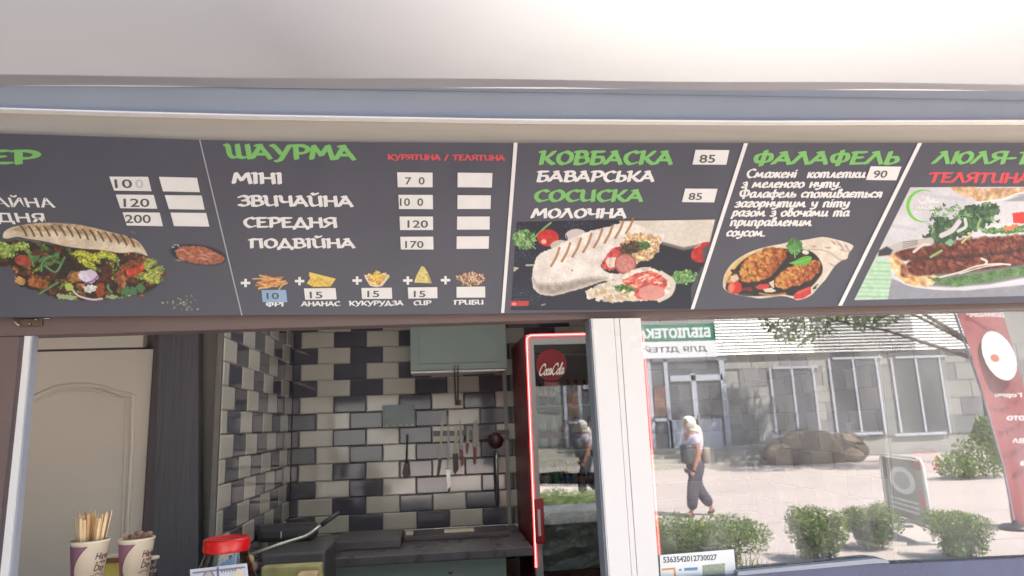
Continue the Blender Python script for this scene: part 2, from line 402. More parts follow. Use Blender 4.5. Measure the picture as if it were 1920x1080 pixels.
# ------------------------------------------------------------------ printed pictures (flat prints on the boards)
def _noise(n, cell):
    k = n//cell+2
    r = RNG.random((k, k)); y, x = np.mgrid[0:n, 0:n]/cell
    i, j = y.astype(int), x.astype(int); a, b = y-i, x-j
    a = a*a*(3-2*a); b = b*b*(3-2*b)
    return (r[i, j]*(1-b)+r[i, j+1]*b)*(1-a)+(r[i+1, j]*(1-b)+r[i+1, j+1]*b)*a
_NZ = {c: _noise(512, c) for c in (2, 4, 8, 16, 40)}
class Canvas:
    def __init__(s, x0, y0, x1, y1, bg, step=1.0):
        s.x0, s.y0, s.step = x0, y0, step
        s.w = int((x1-x0)/step)+1; s.h = int((y1-y0)/step)+1
        s.a = np.zeros((s.h, s.w, 3)); s.a[:] = bg
        s.bg = np.array(bg, float)
        s.o = (0, 0, 1)
    def crop(s, ox, oy, k): s.o = (ox, oy, k)
    def T(s, pts):
        ox, oy, k = s.o
        return np.array([((x/k+ox-s.x0)/s.step, (y/k+oy-s.y0)/s.step) for x, y in pts])
    def win(s, lo, hi, pad=3):
        a = max(0, int(lo[0]-pad)); b = min(s.w, int(hi[0]+pad)+1); c = max(0, int(lo[1]-pad)); d = min(s.h, int(hi[1]+pad)+1)
        if a >= b or c >= d: return None
        y, x = np.mgrid[c:d, a:b].astype(float)
        return slice(c, d), slice(a, b), x, y
    def nz(s, cell, x, y, k=0):
        return _NZ[cell][(y.astype(int)+k*37) % 512, (x.astype(int)+k*91) % 512]
    def comp(s, W, al, col, var=0, cell=8, col2=None, k=0):
        sy, sx, x, y = W
        c = np.array(col, float)[None, None, :]*np.ones(x.shape+(1,))
        if col2 is not None:
            t = np.clip((s.nz(cell, x, y, k)*.65+s.nz(4, x, y, k+3)*.35-.28)/.44, 0, 1)[..., None]
            c = c*(1-t)+np.array(col2, float)*t
        if var: c = c*(1+var*(s.nz(cell, x, y, k+1)[..., None]*2-1)*.6+var*(s.nz(2, x, y, k+2)[..., None]*2-1)*.5)
        al = al[..., None]
        s.a[sy, sx] = s.a[sy, sx]*(1-al)+np.clip(c, 0, 255)*al
    def poly(s, pts, col, smooth=False, soft=.8, rag=0, ragcell=4, **kw):
        p = s.T(pts)
        if smooth: p = np.array(catmull(list(p)+[p[0]], 5))
        W = s.win(p.min(0), p.max(0), 3+rag)
        if W is None: return
        _, _, x, y = W
        ins = np.zeros(x.shape, bool); dm = np.full(x.shape, 1e9)
        for i in range(len(p)):
            (ax, ay), (bx, by) = p[i-1], p[i]
            c = ((ay > y) != (by > y))
            with np.errstate(divide='ignore', invalid='ignore'):
                xi = (bx-ax)*(y-ay)/(by-ay+1e-12)+ax
            ins ^= c & (x < xi)
            L = (bx-ax)**2+(by-ay)**2+1e-12
            t = np.clip(((x-ax)*(bx-ax)+(y-ay)*(by-ay))/L, 0, 1)
            dm = np.minimum(dm, np.hypot(x-ax-t*(bx-ax), y-ay-t*(by-ay)))
        sd = np.where(ins, dm, -dm)
        if rag: sd = sd+(s.nz(ragcell, x, y, 5)-.5)*2*rag
        s.comp(W, np.clip(.5+sd/soft, 0, 1), col, **kw)
    def blob(s, cx, cy, rx, ry, ang, col, rag=0, soft=.9, k=0, op=1.0, ragcell=4, **kw):
        (px, py), = s.T([(cx, cy)]); kk = s.o[2]*s.step; rx, ry = rx/kk, ry/kk
        r = max(rx, ry)+rag
        W = s.win((px-r, py-r), (px+r, py+r))
        if W is None: return
        _, _, x, y = W
        c, q = math.cos(math.radians(ang)), math.sin(math.radians(ang))
        u = ((x-px)*c+(y-py)*q)/rx; v = (-(x-px)*q+(y-py)*c)/ry
        sd = (1-np.sqrt(u*u+v*v))*min(rx, ry)
        if rag: sd = sd+(s.nz(ragcell, x, y, k)-.5)*2*rag
        s.comp(W, np.clip(.5+sd/soft, 0, 1)*op, col, k=k, **kw)
    def stroke(s, pts, wd, col, smooth=True, soft=.9, op=1.0, **kw):
        p = s.T(pts)
        if smooth: p = np.array(catmull(list(p), 5))
        wd = wd/(s.o[2]*s.step)/2
        W = s.win(p.min(0), p.max(0), 3+wd)
        if W is None: return
        _, _, x, y = W; dm = np.full(x.shape, 1e9)
        for i in range(1, len(p)):
            (ax, ay), (bx, by) = p[i-1], p[i]; L = (bx-ax)**2+(by-ay)**2+1e-12
            t = np.clip(((x-ax)*(bx-ax)+(y-ay)*(by-ay))/L, 0, 1)
            dm = np.minimum(dm, np.hypot(x-ax-t*(bx-ax), y-ay-t*(by-ay)))
        s.comp(W, np.clip(.5+(wd-dm)/soft, 0, 1)*op, col, **kw)
    def build(s, name, Y, m, parent, lift=.0004):
        h, w_ = s.h, s.w
        jj, ii = np.meshgrid(np.arange(w_), np.arange(h))
        px = s.x0+jj*s.step; py = s.y0+ii*s.step
        F = np.array(_F); R = np.array(_R); U = np.array(_U)
        d = F*FOC+R*(px[..., None]-960)-U*(py[..., None]-540)
        t = (Y-lift-CAM.y)/d[..., 1:2]
        v = (np.array(CAM)+d*t).reshape(-1, 3).astype(np.float32)
        idx = (ii*w_+jj)
        q = np.stack([idx[:-1, :-1], idx[1:, :-1], idx[1:, 1:], idx[:-1, 1:]], -1).reshape(-1, 4)
        same = (np.abs(s.a-s.bg).max(-1) < 1.0)
        em = (same[:-1, :-1] & same[1:, :-1] & same[1:, 1:] & same[:-1, 1:]).reshape(-1)
        q = q[~em]
        used = np.unique(q); rem = np.zeros(len(v), int); rem[used] = np.arange(len(used)); q = rem[q]; v = v[used]
        me = bpy.data.meshes.new(name)
        me.vertices.add(len(v)); me.vertices.foreach_set('co', v.ravel())
        me.loops.add(q.size); me.loops.foreach_set('vertex_index', q.ravel().astype(np.int32))
        me.polygons.add(len(q)); me.polygons.foreach_set('loop_start', (np.arange(len(q))*4).astype(np.int32))
        me.update(calc_edges=True)
        c = s.a.reshape(-1, 3)[used]/255.0
        c = c+(.36-c)*.14*np.clip(np.abs(c*255-s.bg).max(-1, keepdims=True)/30, 0, 1)  # prints blended toward grey to paint in the glare veil
        lin = np.where(c <= .04045, c/12.92, ((c+.055)/1.055)**2.4)
        at = me.color_attributes.new('Col', 'FLOAT_COLOR', 'POINT')
        at.data.foreach_set('color', np.concatenate([lin, np.ones((len(lin), 1))], 1).astype(np.float32).ravel())
        return link(name, me, m, parent)
# ------------------------------------------------------------------ materials
VEILED_INK = (80, 81, 90)  # dark ink lifted to grey, the glare veil is put into the colour
m_board = mat('board_laminate', srgb(VEILED_INK), .42, .08, 6, .02, 300)
m_print = mat('board_print', srgb(VEILED_INK), .42, .08, 6, attr=True)
m_white = mat('white_print', (.72, .72, .70), .5, .04, 30)
m_green = mat('green_print', srgb(120, 182, 102), .5, .04, 30)
m_red = mat('red_print', srgb(206, 78, 82), .5, .04, 30)
m_tagw = mat('white_label_paper', (.70, .70, .68), .55, .05, 25)
m_tagb = mat('blue_label_paper', srgb(140, 168, 196), .55, .05, 25)
m_digit = mat('label_digits', srgb(84, 88, 84), .6)  # digit ink paled too, same veil in its colour
m_digit_faded = mat('faded_digits', (.5, .5, .5), .6)
m_beige = mat('fascia_beige', srgb(160, 156, 146), .5, .09, 3, .05, 90, stretch=(.6, 1, 14))
m_band = mat('cassette_grey', srgb(142, 150, 162), .45, .05, 5)
m_trim = mat('trim_white', (.8, .8, .77), .35, .05, 10)
m_brown = mat('frame_brown', srgb(104, 88, 84), .45, .1, 5, .06, 160)
m_brown_d = mat('frame_brown_dark', srgb(84, 74, 78), .5, .08, 8)
m_pvc = mat('white_pvc', (.70, .695, .67), .3, .03, 4, .02, 60)
m_alu = mat('sash_grey', srgb(150, 156, 166), .35, .05, 12)
m_fabric = mat('awning_fabric', (.40, .39, .385), .85, .06, 2.2, .18, 900, transl=.05)
def add_glow(m, fac, rough, ior):
    # thin coated cloth lets the sun through in a broad forward lobe
    n = m.node_tree.nodes; l = m.node_tree.links; o = n['Material Output']
    src = o.inputs[0].links[0].from_socket
    rf = n.new('ShaderNodeBsdfRefraction'); rf.inputs['Color'].default_value = (.9, .88, .86, 1); rf.inputs['Roughness'].default_value = rough; rf.inputs['IOR'].default_value = ior
    mx = n.new('ShaderNodeMixShader'); mx.inputs[0].default_value = fac
    l.new(src, mx.inputs[1]); l.new(rf.outputs[0], mx.inputs[2]); l.new(mx.outputs[0], o.inputs[0])
add_glow(m_fabric, GF, GR, GI)
m_tileL = mat('tile_light', srgb(190, 187, 175), .05, .05, 6, spec=1.0)
m_tileD = mat('tile_dark', srgb(84, 83, 92), .05, .12, 6, spec=1.0)  # dark glaze lightened, its base colour carries the veil of glare
m_tileP = mat('tile_pattern', srgb(150, 148, 140), .12, .25, 40)
m_grout = mat('grout', srgb(124, 122, 118), .85, .1, 30)
m_inner = mat('interior_wall', srgb(150, 148, 144), .8, .06, 4)
m_innerD = mat('curtain_grey', srgb(96, 96, 100), .85, .1, 5, .3, 12, stretch=(8, 8, .5))  # grey raised to hold the pale glare lying over the interior
m_door = mat('door_cream', srgb(212, 204, 190), .45, .07, 2.5, .05, 120)
m_steel = mat('steel', (.45, .45, .44), .3, .12, 5, metal=.9)
m_steelD = mat('dark_steel', (.11, .105, .105), .4, .2, 8, metal=.2)
m_cab = mat('cabinet_sage', srgb(128, 142, 134), .45, .05, 6)
m_counter = mat('counter_dark', srgb(96, 92, 94), .3, .25, 14)  # dark top lightened, glare veil mixed into the tone
m_black = mat('black_plastic', (.05, .048, .05), .4, .1, 20)
m_lino = mat('lino', srgb(110, 104, 96), .5, .1, 6)

# ------------------------------------------------------------------ the kiosk shell
X0, X1 = -1.75, 2.0          # outer shell
XL, XR = -.735, 1.63         # tiled side walls
YB = 2.10
kiosk = thing('kiosk', 'food kiosk with brown window frame and black and beige tiled kitchen inside', 'kiosk', (0, 0, 0))
def K(name, mb, m, parent=None, kind=None, smooth=False):
    return mb.build(name, m, parent or kiosk, smooth)

# beige fascia strip, white trim line, blue grey cassette band (pixel edges of the photograph)
top_line = [(-60, 201), (0, 203), (240, 210), (480, 216), (960, 224), (1440, 227.5), (1990, 226)]
K('fascia', pxprism([(-60, 201), (480, 216), (960, 224.5), (1440, 228), (1990, 226), (1990, 300), (-60, 300)], -.012, .03), m_beige)
tl = MB()
for a, b in zip(top_line[:-1], top_line[1:]):
    tl.prism([P(a[0], a[1]-1.5, -.034), P(b[0], b[1]-1.5, -.034), P(b[0], b[1]+1.6, -.034), P(a[0], a[1]+1.6, -.034)], (0, .02, 0))
K('trim_strip', tl, m_trim)
K('roof_cassette', pxprism([(-60, 120), (1990, 120), (1990, 226.5), (1440, 228), (960, 224.5), (480, 216.5), (-60, 201.5)], -.013, .05), m_band)
# the signboard backing under the menu panels and down to the window head
K('header_backing', pxprism([(-60, 302), (1990, 302), (1990, 552), (-60, 585)], -.005, .03), m_brown_d)
# window head (brown), left jamb
K('window_head', pxprism([(-60, 583), (1990, 550), (1990, 575.5), (1202, 595), (45, 629), (-60, 632)], -.004, .05), m_brown)
K('window_jamb', pxprism([(-90, 633), (37, 631), (31, 700), (-12, 1100), (-140, 1100)], -.006, .012), m_brown)
K('jamb_seal', pxprism([(37.3, 632), (45, 631), (38.5, 700), (-3.5, 1100), (-11.7, 1100)], -.004, .012), m_brown_d)
K('sash_stile', pxprism([(45.3, 630), (57, 630), (51, 700), (13, 1100), (-3.2, 1100)], -.002, .02), m_pvc)
K('sash_seal', pxprism([(57.3, 630), (62, 629), (56, 700), (20, 1100), (13.3, 1100)], .002, .02), m_alu)
# a lighter groove line on the jamb

# little hook at the corner
hk = thing('corner_hook', 'small bent metal hook at the upper left corner of the window frame', 'hook', P(55, 605, -.012))
pxbox(33, 598, 78, 611, -.012, .006, .001).build('plate', mat('hook_bronze', srgb(110, 92, 72), .35, .2, 60, metal=.5), hk)
for x, y in ((55, 607), (67, 599)):
    MB().lathe((0, 0, 0), [(.0001, -.0022), (.0024, -.001), (.0026, 0), (.0022, .0012), (.0001, .002)], 10).build('screw', m_steel, hk, True)
    s = bpy.data.objects[-1] if False else hk.children[-1]
    s.location = P(x, y, -.016) ; s.matrix_parent_inverse = Matrix.Translation(-hk.location)
MB().tube([P(27, 597, -.02), P(28, 604, -.022), P(33, 609, -.02), P(40, 611, -.014)], .0016).build('loop', m_steel, hk, True)
MB().tube([P(70, 597.5, -.014), P(93, 597, -.014)], .0012).build('pin', m_steel, hk, True)

# white post between the openings
post = MB()
post.prism([P(1109, 598, -.0195), P(1201, 597, -.0195), P(1238, 1110, -.0195), P(1144, 1110, -.0195)], (0, .03, 0))
for a, b, y, t in (((1108, 1110), (1143, 1145), -.0225, .003), ((1110.6, 1150), (1145.6, 1186), -.0235, .004), ((1151.5, 1160.5), (1187.5, 1196.5), -.0225, .003), ((1162, 1200.5), (1198, 1238), -.0235, .004)):
    post.prism([P(a[0], 597.5-.012*(a[0]-1110), y), P(a[1], 597-.012*(a[0]-1110), y), P(b[1], 1110, y), P(b[0], 1110, y)], (0, t, 0))
K('window_post', post, m_pvc)
K('post_seal', pxprism([(1104.5, 598), (1107.7, 598), (1142.5, 1110), (1138, 1110)], -.012, .05), m_alu)  # grey seal strip along the left edge of the post

# right pane
pane = pxprism([(1195, 590), (1990, 560), (1990, 1130), (1225, 1130)], .03, .004)
# keep only the front face as a single reflecting sheet
pm = pane.mesh('pane'); bmx = bmesh.new(); bmx.from_mesh(pm)
bmesh.ops.delete(bmx, geom=[f for f in bmx.faces if abs(f.calc_center_median().y-.03) > .0005], context='FACES'); bmx.to_mesh(pm); bmx.free()
m_glass = glass_mat('window_glass', .24, (.62, .65, .64), .13)  # grime film raised to lay a pale veil over the reflections
link('window_pane', pm, m_glass, kiosk)

# shell: below the windows, above, sides, roof, floor
zs = 1.02
sh = MB().box((X0, 0.0, 0.02), (X1, .06, zs))
K('counter_wall', sh, m_brown)
K('window_sill', MB().box((X0, -.10, zs), (X1, .28, zs+.03), .004), m_pvc)
zt = P(960, 120, -.013).z
K('front_wall', MB().box((X0, .045, 2.02), (X1, .10, zt+.25)), m_inner)
K('side_wall', MB().box((X0-.05, .0, .02), (X0, 2.2, zt+.25)), m_brown)
K('side_wall', MB().box((XR+.04, .12, .02), (XR+.09, 2.2, zt+.25)), m_inner)
K('back_wall', MB().box((X0-.05, YB+.02, .02), (X1, YB+.12, zt+.25)), m_inner)
K('floor', MB().box((X0, .06, .02), (X1, YB+.02, .05)), m_lino)
K('roof', MB().box((X0-.1, .10, zt+.25), (-.5, YB+.15, zt+.31)).box((1.0, .10, zt+.25), (X1+.1, YB+.15, zt+.31)).box((-.5, .10, zt+.25), (1.0, .35, zt+.31)).box((-.5, 1.35, zt+.25), (1.0, YB+.15, zt+.31)), m_band)  # opening left for the added panel
K('added_roof_panel', MB().add([(-.52, .33, zt+.315), (1.02, .33, zt+.315), (1.02, 1.37, zt+.315), (-.52, 1.37, zt+.315)], [(0, 1, 2, 3)]), mat('added_roof_panel', (.6, .6, .58), .6, transl=.85))  # added translucent panel, out of view, brightens the kitchen from above
K('ceiling', MB().box((X0, .10, 2.42), (-.5, YB, 2.44)).box((1.0, .10, 2.42), (X1, YB, 2.44)).box((-.5, .10, 2.42), (1.0, .35, 2.44)).box((-.5, 1.35, 2.42), (1.0, YB, 2.44)), mat('ceiling_white', (.75, .75, .73), .7, .03, 3))

# ------------------------------------------------------------------ wall tiles: bevelled bricks, light and dark in turn
TW, TH = .1655, .0832
def tile_mesh(w, h, d=.0033, b=.005):
    v = [(0,0,0),(w,0,0),(w,0,h),(0,0,h),(b,-d,b),(w-b,-d,b),(w-b,-d,h-b),(b,-d,h-b)]
    f = [(4,5,6,7),(0,1,5,4),(1,2,6,5),(2,3,7,6),(3,0,4,7)]
    me = bpy.data.meshes.new('tile'); me.from_pydata(v, [], f); me.update(); return me
_full = {}
for k, m in (('L', m_tileL), ('D', m_tileD), ('P', m_tileP)):
    me = tile_mesh(TW-.002, TH-.002); me.materials.append(m); _full[k] = me
_cut = {}
def tile(parent, x, z, ln, kind, frame):
    """one tile; frame maps (along, height) to the wall; ln its length when cut"""
    if ln < .02: return
    if ln < TW-.001:
        key = (kind, round(ln, 3))
        if key not in _cut:
            me = tile_mesh(ln-.002, TH-.002); me.materials.append({'L': m_tileL, 'D': m_tileD}[kind]); _cut[key] = me
        me = _cut[key]
    else: me = _full[kind]
    o = bpy.data.objects.new('tile', me); COL.objects.link(o)
    o.parent = parent
    ori, ux, rot = frame
    o.location = Vector(ori)+Vector(ux)*x+Vector((0, 0, z))
    o.rotation_euler = (random.uniform(-.006, .006), 0, rot+random.uniform(-.006, .006))
# back wall: row edges measured at x=700: a row boundary at y=623 (crop 95/2.16+580)
zr = P(624, 621.5, YB-.008).z; xa = P(565, 635, YB-.008).x
bw = K('tiled_back_wall', MB().box((XL, YB+.002, 1.0), (XR, YB+.018, 2.42)), m_grout)
NROW0 = -15
for r in range(NROW0, 3):
    z = zr+r*TH-TH
    if z > 2.30: continue
    odd = r % 2            # r=0 : row A (light starts at xa)
    k0 = math.floor((XL-xa)/TW)-1
    for k in range(k0, 40):
        xs = xa+k*TW+(TW/2 if odd else 0)
        light = (k % 2 == 0)
        a, b = max(xs, XL+.002), min(xs+TW, XR-.002)
        if b-a < .02: continue
        # behind the refrigerator nothing is seen
        if a > .30 and b < .62: continue
        tile(bw, a, z, b-a, 'L' if light else 'D', ((0, YB, 0), (1, 0, 0), 0))
lw_ = K('tiled_left_wall', MB().box((XL-.02, .95, .95), (XL-.003, YB, 2.42)), m_grout)
for r in range(-16, 3):
    z = zr+r*TH-TH
    if z > 2.30: continue
    for k in range(0, 8):
        # along the wall from the corner towards the viewer
        off = (TW/2 if r % 2 else 0)
        s0 = k*TW-off; s1 = s0+TW
        a, b = max(s0, .006), min(s1, YB-.955)
        if b-a < .02: continue
        tile(lw_, YB-b, z, b-a, 'L' if (k+(1 if r % 2 else 0)) % 2 == 0 else 'D', ((XL, 0, 0), (0, 1, 0), math.pi/2))
rw_ = K('tiled_right_wall', MB().box((XR+.003, .80, 1.0), (XR+.02, YB, 2.42)), m_grout)
for r in range(-14, 3):
    z = zr+r*TH-TH
    if z > 2.30: continue
    for k in range(0, 8):
        off = (TW/2 if r % 2 else 0)
        s0 = k*TW-off; s1 = s0+TW
        a, b = max(s0, .006), min(s1, YB-.81)
        if b-a < .02: continue
        tile(rw_, YB-a, z, b-a, 'L' if (k+(1 if r % 2 else 0)) % 2 == 0 else 'D', ((XR, 0, 0), (0, 1, 0), -math.pi/2))

# ------------------------------------------------------------------ door and dark partition at the left
YD = .98
dr = thing('door', 'cream interior door with an arched moulding seen through the open left window', 'door', P(160, 900, YD))
pxbox(20, 658, 267, 1300, YD, .04).build('leaf', m_door, dr)
pxbox(20, 600, 269, 653.5, YD, .04).build('transom_panel', m_door, dr)
pxbox(20, 653.5, 267, 658, YD+.012, .01).build('gap', m_brown_d, dr)
arc = [(40, 764), (60, 748), (80, 737), (105, 727), (135, 722), (165, 722), (195, 727), (222, 737), (245, 741), (250, 742)]
tb = MB().tube([P(x, y, YD) for x, y in arc]+[P(247, 850, YD), P(238, 1000, YD), P(226, 1200, YD)], .0085, 8)
tb.build('moulding', m_door, dr, True)
tb = MB().tube([P(x+2, y+9, YD-.002) for x, y in arc[:-2]]+[P(238, 748, YD-.002), P(229, 1000, YD-.002), P(218, 1200, YD-.002)], .004, 8)
tb.build('inner_moulding', m_door, dr, True)
pxbox(269, 600, 302, 1300, YD-.02, .06, .004).build('door_frame', m_brown_d, dr)
K('partition', pxprism([(300, 560), (371, 560), (371, 1300), (278, 1300)], YD-.024, .05), m_innerD)
K('partition', MB().box((X0, YD+.07, .05), (XL-.021, YD+.09, 2.42)), m_inner)
# ------------------------------------------------------------------ awning
ya = -.10
aw = thing('awning', 'pale grey fabric awning stretched out over the menu boards', 'awning', P(960, 165, ya))
z0 = P(960, 166.5, ya).z
zl, zrr = P(0, 161, ya), P(1920, 170.5, ya)
slope = (zrr.z-zl.z)/(zrr.x-zl.x)
def az(x, y): return z0+slope*(x-zl.x)*0+(P(0, 161, ya).z+(slope*(x-zl.x))-z0)*1.0+.13*(ya-y)*-1*0-.10*(ya-y)
me = MB(); NX, NY = 60, 14
v = []; f = []
for j in range(NY+1):
    for i in range(NX+1):
        x = -2.1+4.35*i/NX; y = ya-.74*j/NY
        sag = -.012*math.sin(math.pi*j/NY)+.002*math.sin(x*7+j)
        v.append((x, y, az(x, y)+sag))
for j in range(NY):
    for i in range(NX):
        a = j*(NX+1)+i; f.append((a, a+1, a+NX+2, a+NX+1))
me.add(v, f); me.build('fabric', m_fabric, aw, True)
b = MB()
for (xa_, xb_) in ((-2.1, 2.25),):
    b.tube([(xa_, ya-.75, az(xa_, ya-.75)-.004), (xb_, ya-.75, az(xb_, ya-.75)-.004)], .022, 10)
b.build('front_bar', m_pvc, aw, True)
MB().tube([(-2.1, ya, az(-2.1, ya)+.004), (2.25, ya, az(2.25, ya)+.004)], .004, 8).build('hem', m_trim, aw, True)
MB().box((-2.1, ya+.001, az(0, ya)+.035), (2.25, -.02, az(0, ya)+.1)).build('cassette_lid', m_band, aw)

# ------------------------------------------------------------------ menu boards
YBD = -.030
def board(outline, label, cat='menu board'):
    cx = sum(p[0] for p in outline)/len(outline)
    t = thing('menu_board', label, cat, P(cx, 430, YBD), 'menu boards in a row over the window')
    pxprism(outline, YBD, .004).build('panel', m_board, t)
    return t
def divider(t, pts):
    pxprism(pts, YBD-.0022, .002).build('divider_strip', m_white, t)
def price(t, quad, txt=None, tq=None, m=None, faded=None):
    o = pxprism(quad, YBD-.0022, .0014).build('price_label', m or m_tagw, t)
    if txt: put_sans('digits', txt, tq, YBD-.0022, faded or m_digit, o, .015, lift=.0004)
    return o
def A(x, y): return (x/2.769, y/2.769+230)
def B(x, y): return (x/2.843+370, y/2.843+240)
def Cc(x, y): return (x/2.843+930, y/2.843+240)
def D(x, y): return (x/2.842+1280, y/2.842+240)
def tq(fn, x0, y0, x1, y1, sk=0):
    return (fn(x0, y0), fn(x1, y0), fn(x1+sk, y1), fn(x0+sk, y1))
LW = dict(nib=.25, thin=.12, ang=22)

# 1: burger menu
b1 = board([(-70, 248), (0, 250), (373, 262), (452, 591), (0, 595), (-70, 597)], 'menu board at the far left with a grilled sandwich and white price labels')
pxprism([(373.2, 262), (375.2, 262), (454.3, 591), (452.3, 591)], YBD-.001, .004).build('edge_strip', mat('edge_grey', srgb(170, 170, 175), .5), b1)
put_word('lettering', 'РГЕР', *A(-330, 208), *A(208, 214), 24, YBD, m_green, b1, slant=-.15, **LW)
put_sans('lettering', 'ЧАЙНА', (A(-120, 374), A(268, 378), A(290, 441), A(-90, 436)), YBD, m_white, b1, .022)
put_sans('lettering', 'РЕДНЯ', (A(-180, 466), A(226, 470), A(240, 528), A(-150, 526)), YBD, m_white, b1, .022)
price(b1, [A(567, 280), A(768, 281), A(786, 355), A(592, 352)], '10', (A(592, 294), A(684, 294), A(688, 340), A(598, 340)))
put_sans('lettering', '0', (A(700, 294), A(742, 294), A(746, 340), A(704, 340)), YBD-.0022, m_digit_faded, b1.children[-1], .015, lift=.0004)
price(b1, [A(825, 281), A(1022, 286), A(1037, 360), A(846, 356)])
price(b1, [A(601, 373), A(797, 375), A(816, 446), A(624, 443)], '120', tq(A, 640, 394, 775, 438, 2))
price(b1, [A(855, 376), A(1046, 378), A(1062, 451), A(877, 448)])
price(b1, [A(636, 465), A(828, 467), A(845, 537), A(658, 533)], '200', tq(A, 648, 478, 782, 522, 2))
price(b1, [A(885, 467), A(1070, 469), A(1086, 539), A(903, 536)])

c = Canvas(-40, 412, 312, 572, VEILED_INK, .9); c.crop(0, 230, 2.769)
rr = random.Random(3)
fill = [(-80,640),(0,615),(100,610),(330,640),(620,672),(765,695),(800,745),(850,765),(815,845),(740,890),(640,900),(560,912),(480,925),(400,918),(290,912),(240,885),(150,860),(80,838),(90,790),(50,745),(-80,740)]
c.poly(fill, (46, 34, 28), rag=3, ragcell=8, var=.3)
def inside(x, y):
    k = False
    for i in range(len(fill)):
        (ax, ay), (bx, by) = fill[i-1], fill[i]
        if (ay > y) != (by > y) and x < (bx-ax)*(y-ay)/(by-ay)+ax: k = not k
    return k
def scatter(n, fn):
    k = 0
    while k < n:
        x, y = rr.uniform(-70, 840), rr.uniform(615, 915)
        if inside(x, y): fn(x, y); k += 1
scatter(60, lambda x, y: c.blob(x, y, rr.uniform(14, 34), rr.uniform(8, 18), rr.uniform(-60, 60), rr.choice([(120, 72, 38), (86, 48, 30), (150, 96, 52), (64, 36, 28), (176, 120, 70)]), rag=1.6, var=.5, cell=4, col2=(70, 40, 28), k=rr.randrange(9)))
scatter(26, lambda x, y: c.blob(x, y, rr.uniform(14, 40), rr.uniform(6, 14), rr.uniform(-50, 50), rr.choice([(150, 165, 60), (186, 196, 84), (96, 130, 58), (70, 104, 60)]), rag=2.6, ragcell=2, var=.4, cell=4, col2=(60, 84, 40), k=rr.randrange(9)))
for x, y in ((20, 640), (70, 650), (110, 640), (0, 670), (40, 680)): c.blob(x, y, 42, 20, rr.uniform(-30, 30), (176, 196, 92), rag=3, ragcell=2, var=.4, col2=(98, 128, 58), cell=4, k=int(x) % 7)
for x, y in ((420, 680), (470, 700), (520, 690), (450, 730), (570, 690)): c.blob(x, y, 50, 17, rr.uniform(-40, 40), (206, 206, 70), rag=3, ragcell=2, var=.35, col2=(140, 156, 50), cell=4, k=int(x) % 7)
for x, y in ((760, 740), (790, 780), (820, 765), (800, 810), (750, 800), (780, 725)): c.blob(x, y, 34, 20, rr.uniform(-40, 40), (188, 192, 88), rag=3, ragcell=2, var=.4, col2=(120, 140, 60), cell=4, k=int(y) % 7)
c.blob(700, 765, 52, 30, -25, (206, 76, 44), rag=1, var=.25, col2=(160, 50, 34)); c.blob(690, 735, 70, 22, -18, (120, 66, 40), rag=2, var=.5, cell=4)
c.blob(125, 715, 48, 28, 10, (160, 66, 50), rag=1, var=.3); c.blob(190, 680, 34, 20, -20, (96, 50, 44), rag=2, var=.4)
for p in (((135, 660), (160, 700), (175, 745)), ((150, 690), (180, 700)), ((215, 770), (225, 720), (305, 680)), ((230, 740), (290, 775), (335, 700)), ((300, 690), (240, 700), (205, 720)), ((605, 700), (615, 740)), ((580, 780), (560, 850), (580, 880)), ((205, 888), (300, 830))):
    c.stroke(p, 13, (64, 112, 66), var=.3)
    c.stroke(p, 3, (150, 180, 120))
for i in range(8): c.blob(170+i*22, 705+rr.uniform(-25, 30), 16, 7, rr.uniform(0, 180), (74, 124, 64), rag=1.5, ragcell=2)
c.blob(200, 835, 60, 24, 8, (176, 106, 50), rag=2, var=.4, col2=(120, 66, 34)); c.blob(105, 820, 30, 22, 20, (196, 150, 86), rag=2, var=.3)
c.blob(395, 800, 40, 26, -30, (186, 130, 74), rag=2, var=.4, col2=(120, 70, 36)); c.blob(545, 800, 34, 62, 20, (66, 34, 28), rag=2, var=.5)
c.blob(630, 810, 24, 50, -10, (166, 100, 56), rag=2, var=.4, col2=(110, 60, 34)); c.blob(520, 870, 22, 40, 10, (150, 70, 36), rag=1, var=.3)
c.blob(452, 800, 46, 30, 20, (226, 220, 232), rag=1.5, var=.1); c.blob(480, 790, 34, 22, 30, (214, 200, 222), rag=1); c.stroke([(440, 835), (480, 822), (510, 795)], 8, (140, 70, 150))
c.blob(465, 862, 36, 20, -10, (220, 222, 214), rag=2, var=.2); c.stroke([(375, 865), (410, 900), (480, 918), (530, 914)], 10, (220, 196, 190))
c.blob(340, 905, 56, 13, 5, (160, 180, 130), rag=1.5); c.blob(360, 855, 24, 18, 20, (176, 200, 90), rag=2); c.blob(580, 905, 34, 10, 0, (150, 170, 120), rag=2)
for x, y in ((655, 870), (690, 875), (730, 860)): c.blob(x, y, 22, 20, rr.uniform(0, 90), (76, 118, 74), rag=2.5, ragcell=2)
bread = [(14, 598), (20, 570), (50, 548), (100, 535), (180, 524), (250, 521), (330, 524), (400, 530), (480, 546), (560, 566), (640, 586), (710, 612), (748, 655), (766, 692), (740, 682), (690, 672), (620, 676), (540, 662), (450, 655), (380, 648), (330, 640), (260, 622), (200, 610), (140, 602), (90, 592), (40, 602)]
c.poly(bread, (206, 190, 160), smooth=True, var=.12, cell=16, col2=(226, 212, 186))
c.poly([(60, 556), (110, 536), (180, 525), (250, 522), (400, 531), (560, 567), (700, 610), (740, 660), (700, 640), (560, 606), (420, 580), (300, 566), (180, 560), (100, 566)], (170, 140, 104), smooth=True, soft=6, var=.3, cell=8, col2=(190, 168, 134))
for i in range(16):
    x = 108+i*40; y = 538+max(0, (x-330))*.16
    if x > 700: break
    c.stroke([(x, y), (x+16, y+20), (x+30, y+48+3*math.sin(i))], 9, (62, 46, 38), soft=2.2, op=.85)
